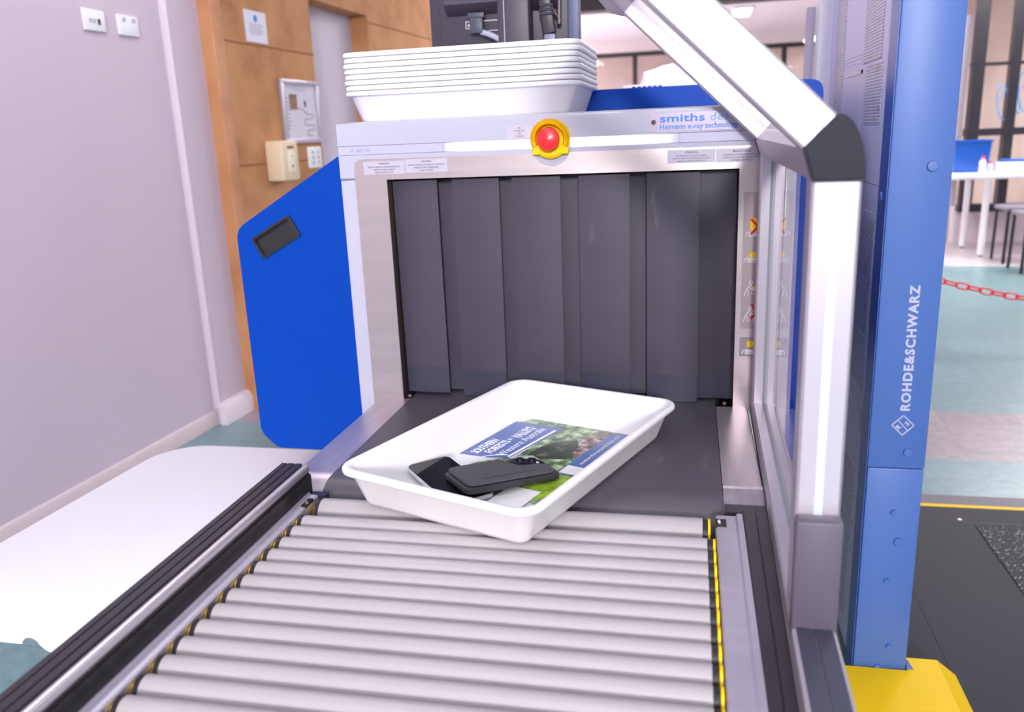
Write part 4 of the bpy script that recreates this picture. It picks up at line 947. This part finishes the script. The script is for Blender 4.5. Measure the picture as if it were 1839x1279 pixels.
# grey antenna face
b_ = new(); box(b_, X0 + 0.004, X1 - 0.004, 0.2625, 0.99, 1.062, 2.03); gu = obj('antenna_panel', b_, M_twrg, bs)
b_ = new(); box(b_, X0 + 0.004, X1 - 0.004, 0.2625, 0.99, 0.03, 1.0605); gl_ = obj('antenna_panel', b_, M_twrg, bs)
def grid_mat():
    m = bpy.data.materials.new('antenna_grid'); m.use_nodes = True; nt = m.node_tree; b = nt.nodes['Principled BSDF']; L = nt.links
    b.inputs['Roughness'].default_value = 0.5
    tc = nt.nodes.new('ShaderNodeTexCoord'); mp = nt.nodes.new('ShaderNodeMapping'); mp.inputs['Rotation'].default_value = (0, R(90), R(90))
    L.new(tc.outputs['Object'], mp.inputs[0])
    sp = nt.nodes.new('ShaderNodeSeparateXYZ'); L.new(tc.outputs['Object'], sp.inputs[0])
    cb_ = nt.nodes.new('ShaderNodeCombineXYZ'); L.new(sp.outputs['Y'], cb_.inputs[0]); L.new(sp.outputs['Z'], cb_.inputs[1])
    br_ = nt.nodes.new('ShaderNodeTexBrick'); br_.inputs['Scale'].default_value = 1; br_.inputs['Brick Width'].default_value = 0.011; br_.inputs['Row Height'].default_value = 0.0062
    br_.inputs['Mortar Size'].default_value = 0.0011; br_.inputs['Mortar Smooth'].default_value = 0.2
    br_.inputs['Color1'].default_value = rgb(138, 134, 164); br_.inputs['Color2'].default_value = rgb(164, 160, 190); br_.inputs['Mortar'].default_value = rgb(236, 234, 248)
    L.new(cb_.outputs[0], br_.inputs['Vector'])
    n = nt.nodes.new('ShaderNodeTexNoise'); n.inputs['Scale'].default_value = 40; L.new(cb_.outputs[0], n.inputs['Vector'])
    r = nt.nodes.new('ShaderNodeMapRange'); r.inputs[1].default_value = 0.62; r.inputs[2].default_value = 0.72; r.inputs[3].default_value = 1; r.inputs[4].default_value = 0.45
    L.new(n.outputs['Fac'], r.inputs[0])
    sc_ = nt.nodes.new('ShaderNodeVectorMath'); sc_.operation = 'SCALE'; L.new(br_.outputs['Color'], sc_.inputs[0]); L.new(r.outputs[0], sc_.inputs['Scale']); L.new(sc_.outputs[0], b.inputs['Base Color'])
    return m
M_grid = grid_mat()
XS = X0 + 0.004
def patch(y0, y1, z0, z1, par): return obj('antenna_patch', box(new(), XS - 0.0012, XS + 0.001, y0, y1, z0, z1), M_grid, par)
patch(0.345, 0.52, 1.303, 1.55, gu); patch(0.325, 0.485, 1.178, 1.295, gu); patch(0.775, 0.9, 1.12, 1.75, gu)
patch(0.306, 0.46, 0.872, 0.990, gl_); patch(0.306, 0.46, 0.756, 0.866, gl_); patch(0.306, 0.46, 0.640, 0.750, gl_)
patch(0.267, 0.31, 0.549, 0.594, gl_); patch(0.325, 0.477, 0.322, 0.445, gl_); patch(0.335, 0.477, 0.20, 0.316, gl_); patch(0.345, 0.477, 0.08, 0.194, gl_)
M_gw = mat('panel_white_line', rgb(222, 220, 234), 0.5)
b_ = new()
for z in (1.312, 1.320, 1.328): box(b_, XS - 0.0008, XS + 0.001, 0.545, 0.77, z - 0.0018, z + 0.0018)
box(b_, XS - 0.0008, XS + 0.001, 0.528, 0.77, 1.285, 1.293); box(b_, XS - 0.0008, XS + 0.001, 0.528, 0.546, 1.08, 1.293)
for y in (0.30, 0.465, 0.53, 0.77): box(b_, XS - 0.0006, XS + 0.001, y - 0.0012, y + 0.0012, 1.17 if y < 0.5 else 1.3, 1.56)
obj('panel_line', b_, M_gw, gu)
b_ = new()
for z0, z1 in ((0.632, 0.998), (0.07, 0.452)):
    for y in (0.298, 0.468): box(b_, XS - 0.0006, XS + 0.001, y - 0.001, y + 0.001, z0, z1)
    for z in (z0, z1): box(b_, XS - 0.0006, XS + 0.001, 0.298, 0.468, z - 0.001, z + 0.001)
    for i in range(9):
        for y in (0.294, 0.472): cyl(b_, (XS - 0.002, y, z0 + (z1 - z0) * i / 8), (XS, y, z0 + (z1 - z0) * i / 8), 0.0016, n=6)
    for i in range(6):
        for z in (z0 - 0.008, z1 + 0.008): cyl(b_, (XS - 0.002, 0.31 + 0.03 * i, z), (XS, 0.31 + 0.03 * i, z), 0.0016, n=6)
obj('panel_line', b_, M_gw, gl_)
obj('rear_column', box(new(), 0.868, 0.905, 0.995, 1.06, 0.03, 2.05, 0.003), M_white, bs)
obj('rear_column', box(new(), 0.846, 0.8675, 1.065, 1.10, 0.03, 1.49, 0.002), mat('column_grey', rgb(168, 160, 180), 0.5), bs)
# yellow foot
b_ = new()
prism(b_, [(0.862, 0.0), (1.115, 0.0), (1.115, 0.022), (1.075, 0.055), (0.862, 0.055)], 'y', -0.02, 0.185)
prism(b_, [(1.0065, 0.0), (1.115, 0.0), (1.115, 0.022), (1.075, 0.055), (1.0065, 0.055)], 'y', 0.1855, 0.232)
obj('foot', b_, M_yel, bs)
b_ = new(); loop_faces(b_, [[(1.0042, 0.19, 0.031), (1.034, 0.19, 0.031), (1.034, 0.195, 0.031), (1.0042, 0.195, 0.031)], [(1.0042, 0.19, 0.075), (1.006, 0.19, 0.075), (1.006, 0.195, 0.075), (1.0042, 0.195, 0.075)]]); bmesh.ops.recalc_face_normals(b_, faces=b_.faces[:])
obj('gusset', b_, M_twr, bs)

# platform mat
pm = thing('platform_mat', 'dark grey platform mat with a yellow edge line beside the blue tower', 'floor mat', (1.6, 0.3, 0))
obj('mat_sheet', box(new(), 1.118, 2.6, -1.2, 1.226, 0.0005, 0.006), M_mat, pm)
obj('mat_sheet', box(new(), 1.01, 1.117, 0.236, 1.226, 0.0005, 0.006), M_mat, pm)
obj('edge_line', box(new(), 1.01, 2.6, 1.135, 1.155, 0.0061, 0.0068), M_yel, pm)
obj('edge_band', box(new(), 1.01, 2.6, 1.157, 1.2255, 0.0061, 0.0066), mat('band_grey', rgb(106, 100, 108), 0.5), pm)
obj('foot_pad', box(new(), 1.385, 2.2, 0.3, 1.012, 0.0061, 0.009), ramp_mat('speckled_rubber', [(0.60, rgb(40, 40, 46)), (0.66, rgb(180, 178, 180))], 130, 0.7, 2), pm)
b_ = new(); box(b_, 1.01, 2.6, 1.03, 1.032, 0.006, 0.0064); obj('seam', b_, M_black, pm)
for x, y in ((1.352, 1.045), (1.085, 0.262)):
    b_ = new(); cyl(b_, (x, y, 0.006), (x, y, 0.0085), 0.006, n=14); obj('bolt', b_, M_steel, pm)

# ================================================================== RED CHAIN (sagging across the aisle)
cn_ = thing('barrier_chain', 'red plastic link chain across the aisle right of the blue tower', 'chain', (2.1, 3.3, 0.0))
def link_bm():
    b = new(); pts = []
    for i in range(20):
        a = 2 * math.pi * i / 20; pts.append((0.0195 * math.cos(a) + 0.014 * (1 if math.cos(a) > 0 else -1), 0.0145 * math.sin(a), 0))
    n = 8; rings = []
    for i, p in enumerate(pts):
        p = Vector(p); d = (Vector(pts[(i + 1) % 20]) - Vector(pts[i - 1])).normalized(); u = Vector((0, 0, 1)); w = d.cross(u)
        rings.append([p + (u * math.cos(2 * math.pi * k / n) + w * math.sin(2 * math.pi * k / n)) * 0.0048 for k in range(n)])
    rings.append(rings[0]); vr = [[b.verts.new(q) for q in r_] for r_ in rings[:-1]]
    for i in range(20):
        A, B_ = vr[i], vr[(i + 1) % 20]
        for k in range(n): b.faces.new((A[k], A[(k + 1) % n], B_[(k + 1) % n], B_[k]))
    bmesh.ops.recalc_face_normals(b, faces=b.faces[:]); return b
ca, cb2 = Vector((1.72, 3.36, 0.372)), Vector((2.95, 3.1, 0.235)); NL = 22; first = None
for i in range(NL):
    f = (i + 0.5) / NL; p = ca.lerp(cb2, f) - Vector((0, 0, 0.06 * math.sin(math.pi * f)))
    g = (ca.lerp(cb2, f + 0.01) - Vector((0, 0, 0.06 * math.sin(math.pi * (f + 0.01)))) - p).normalized()
    M = Matrix.Translation(p) @ g.to_track_quat('X', 'Z').to_matrix().to_4x4() @ Matrix.Rotation(R(25 if i % 2 else 85), 4, 'X')
    if first is None:
        first = obj('link', link_bm(), M_chain, cn_, local=True); o = first
    else:
        o = first.copy(); COL.objects.link(o); o.parent = cn_
    o.matrix_local = RM[cn_].inverted() @ M
for nm, P in (('nearer', ca), ('farther', cb2)):  # posts out of view, added to hold up the chain
    px = P.x - 0.02 if nm == 'nearer' else P.x + 0.02
    t = thing('added_barrier_post', 'added unseen slim white post holding the %s end of the red chain' % ('left' if nm == 'nearer' else 'right'), 'post', (px, P.y, 0))
    b_ = new(); cyl(b_, (px, P.y, 0.02), (px, P.y, 0.50), 0.016); obj('pole', b_, M_white, t)
    b_ = new(); lathe(b_, [(0.09, 0), (0.09, 0.006), (0.03, 0.02), (0.0, 0.021)], 32, Matrix.Translation((px, P.y, 0))); obj('base', b_, M_black, t)

# ================================================================== FAR TABLE AND THINGS ON IT
ft = thing('side_table', 'white side table with round legs near the glass partition', 'table', (3.2, 6.6, 0))
obj('table_top', box(new(), 2.55, 3.9, 6.33, 7.05, 0.665, 0.705, 0.006), M_white, ft)
for x, y in ((3.02, 6.42), (2.63, 6.97), (3.83, 6.42), (3.83, 6.97), (3.03, 6.97)):
    b_ = new(); cyl(b_, (x, y, 0.012), (x, y, 0.665), 0.027, n=18); lg = obj('leg', b_, M_white, ft)
    b_ = new(); cyl(b_, (x, y, 0), (x, y, 0.013), 0.02); obj('foot', b_, M_black, lg)
tu = thing('plastic_tub', 'blue open plastic tub on the white side table', 'tub', (2.93, 6.7, 0.7055))
b_ = new(); rings = []
for i, z in ((0.03, 0.7055), (0.012, 0.76), (0.0, 0.965), (-0.01, 0.97), (-0.01, 0.98), (0.006, 0.98), (0.018, 0.77), (0.036, 0.712)):
    rings.append([(2.93 + x, 6.7 + y, z) for x, y in rrect(0.15 - i, 0.13 - i, 0.03, 4)])
loop_faces(b_, rings); bmesh.ops.recalc_face_normals(b_, faces=b_.faces[:]); obj('tub_body', b_, M_tub, tu)
obj('contents', box(new(), 2.82, 3.04, 6.61, 6.79, 0.9, 0.962, 0.02), mat('bag_tan', rgb(184, 160, 140), 0.7), tu)
def bottle(label, x, y, h, r, col, g='bottles on the side table'):
    t = thing('bottle', label, 'bottle', (x, y, 0.7055), group=g)
    b = new(); lathe(b, [(r * 0.9, 0), (r, 0.005), (r, h * 0.65), (r * 0.45, h * 0.8), (r * 0.4, h * 0.86)], 20, Matrix.Translation((x, y, 0.7055))); obj('bottle_body', b, col, t)
    b = new(); cyl(b, (x, y, 0.7055 + h * 0.86), (x, y, 0.7055 + h), r * 0.5, n=14); obj('cap', b, M_red if 'red' in label else M_white, t)
M_bot = mat('clear_bottle', rgb(220, 214, 224), 0.25)
bottle('clear bottle with red cap in front of the blue tub', 2.965, 6.42, 0.15, 0.028, M_bot)
bottle('short white-capped bottle right beside the clear red-capped one', 3.03, 6.44, 0.10, 0.026, M_bot)
wp = thing('wipes_box', 'white box with blue stripes on the side table', 'box', (3.3, 6.55, 0.7055))
obj('carton', box(new(), 3.12, 3.5, 6.45, 6.65, 0.7055, 0.79, 0.006), M_white, wp)
b_ = new(); box(b_, 3.16, 3.3, 6.4488, 6.45, 0.73, 0.736); box(b_, 3.34, 3.48, 6.4488, 6.45, 0.75, 0.757); obj('print', b_, mat('stripe_blue', rgb(60, 120, 210), 0.5), wp)
bc = obj('blue_cloth', box(new(), 3.14, 3.34, 6.5, 6.6, 0.7905, 0.815, 0.011), M_tub); tag(bc, 'folded blue cloth on the white striped box', 'cloth')
def stool(label, x, y):
    t = thing('stool', label, 'stool', (x, y, 0), group='stools by the side table')
    obj('seat', box(new(), x - 0.16, x + 0.16, y - 0.16, y + 0.16, 0.425, 0.46, 0.015), mat('stool_seat_grey', rgb(120, 112, 126), 0.5), t)
    for sx in (-1, 1):
        for sy in (-1, 1):
            b = new(); cyl(b, (x + sx * 0.14, y + sy * 0.14, 0), (x + sx * 0.135, y + sy * 0.135, 0.426), 0.0125, n=12); obj('leg', b, M_black, t)
stool('grey seated stool with black legs, farther of the two at the right edge', 3.20, 6.13)
stool('grey seated stool with black legs, nearer of the two at the right edge', 3.17, 5.64)
# leaning stick and hanging chain by the pillar
b_ = new(); cyl(b_, (2.97, 7.52, 0.02), (3.01, 7.53, 1.25), 0.018, n=12); o = obj('white_pole', b_, M_white); tag(o, 'tall white pole leaning by the grey pillar near the partition', 'pole')
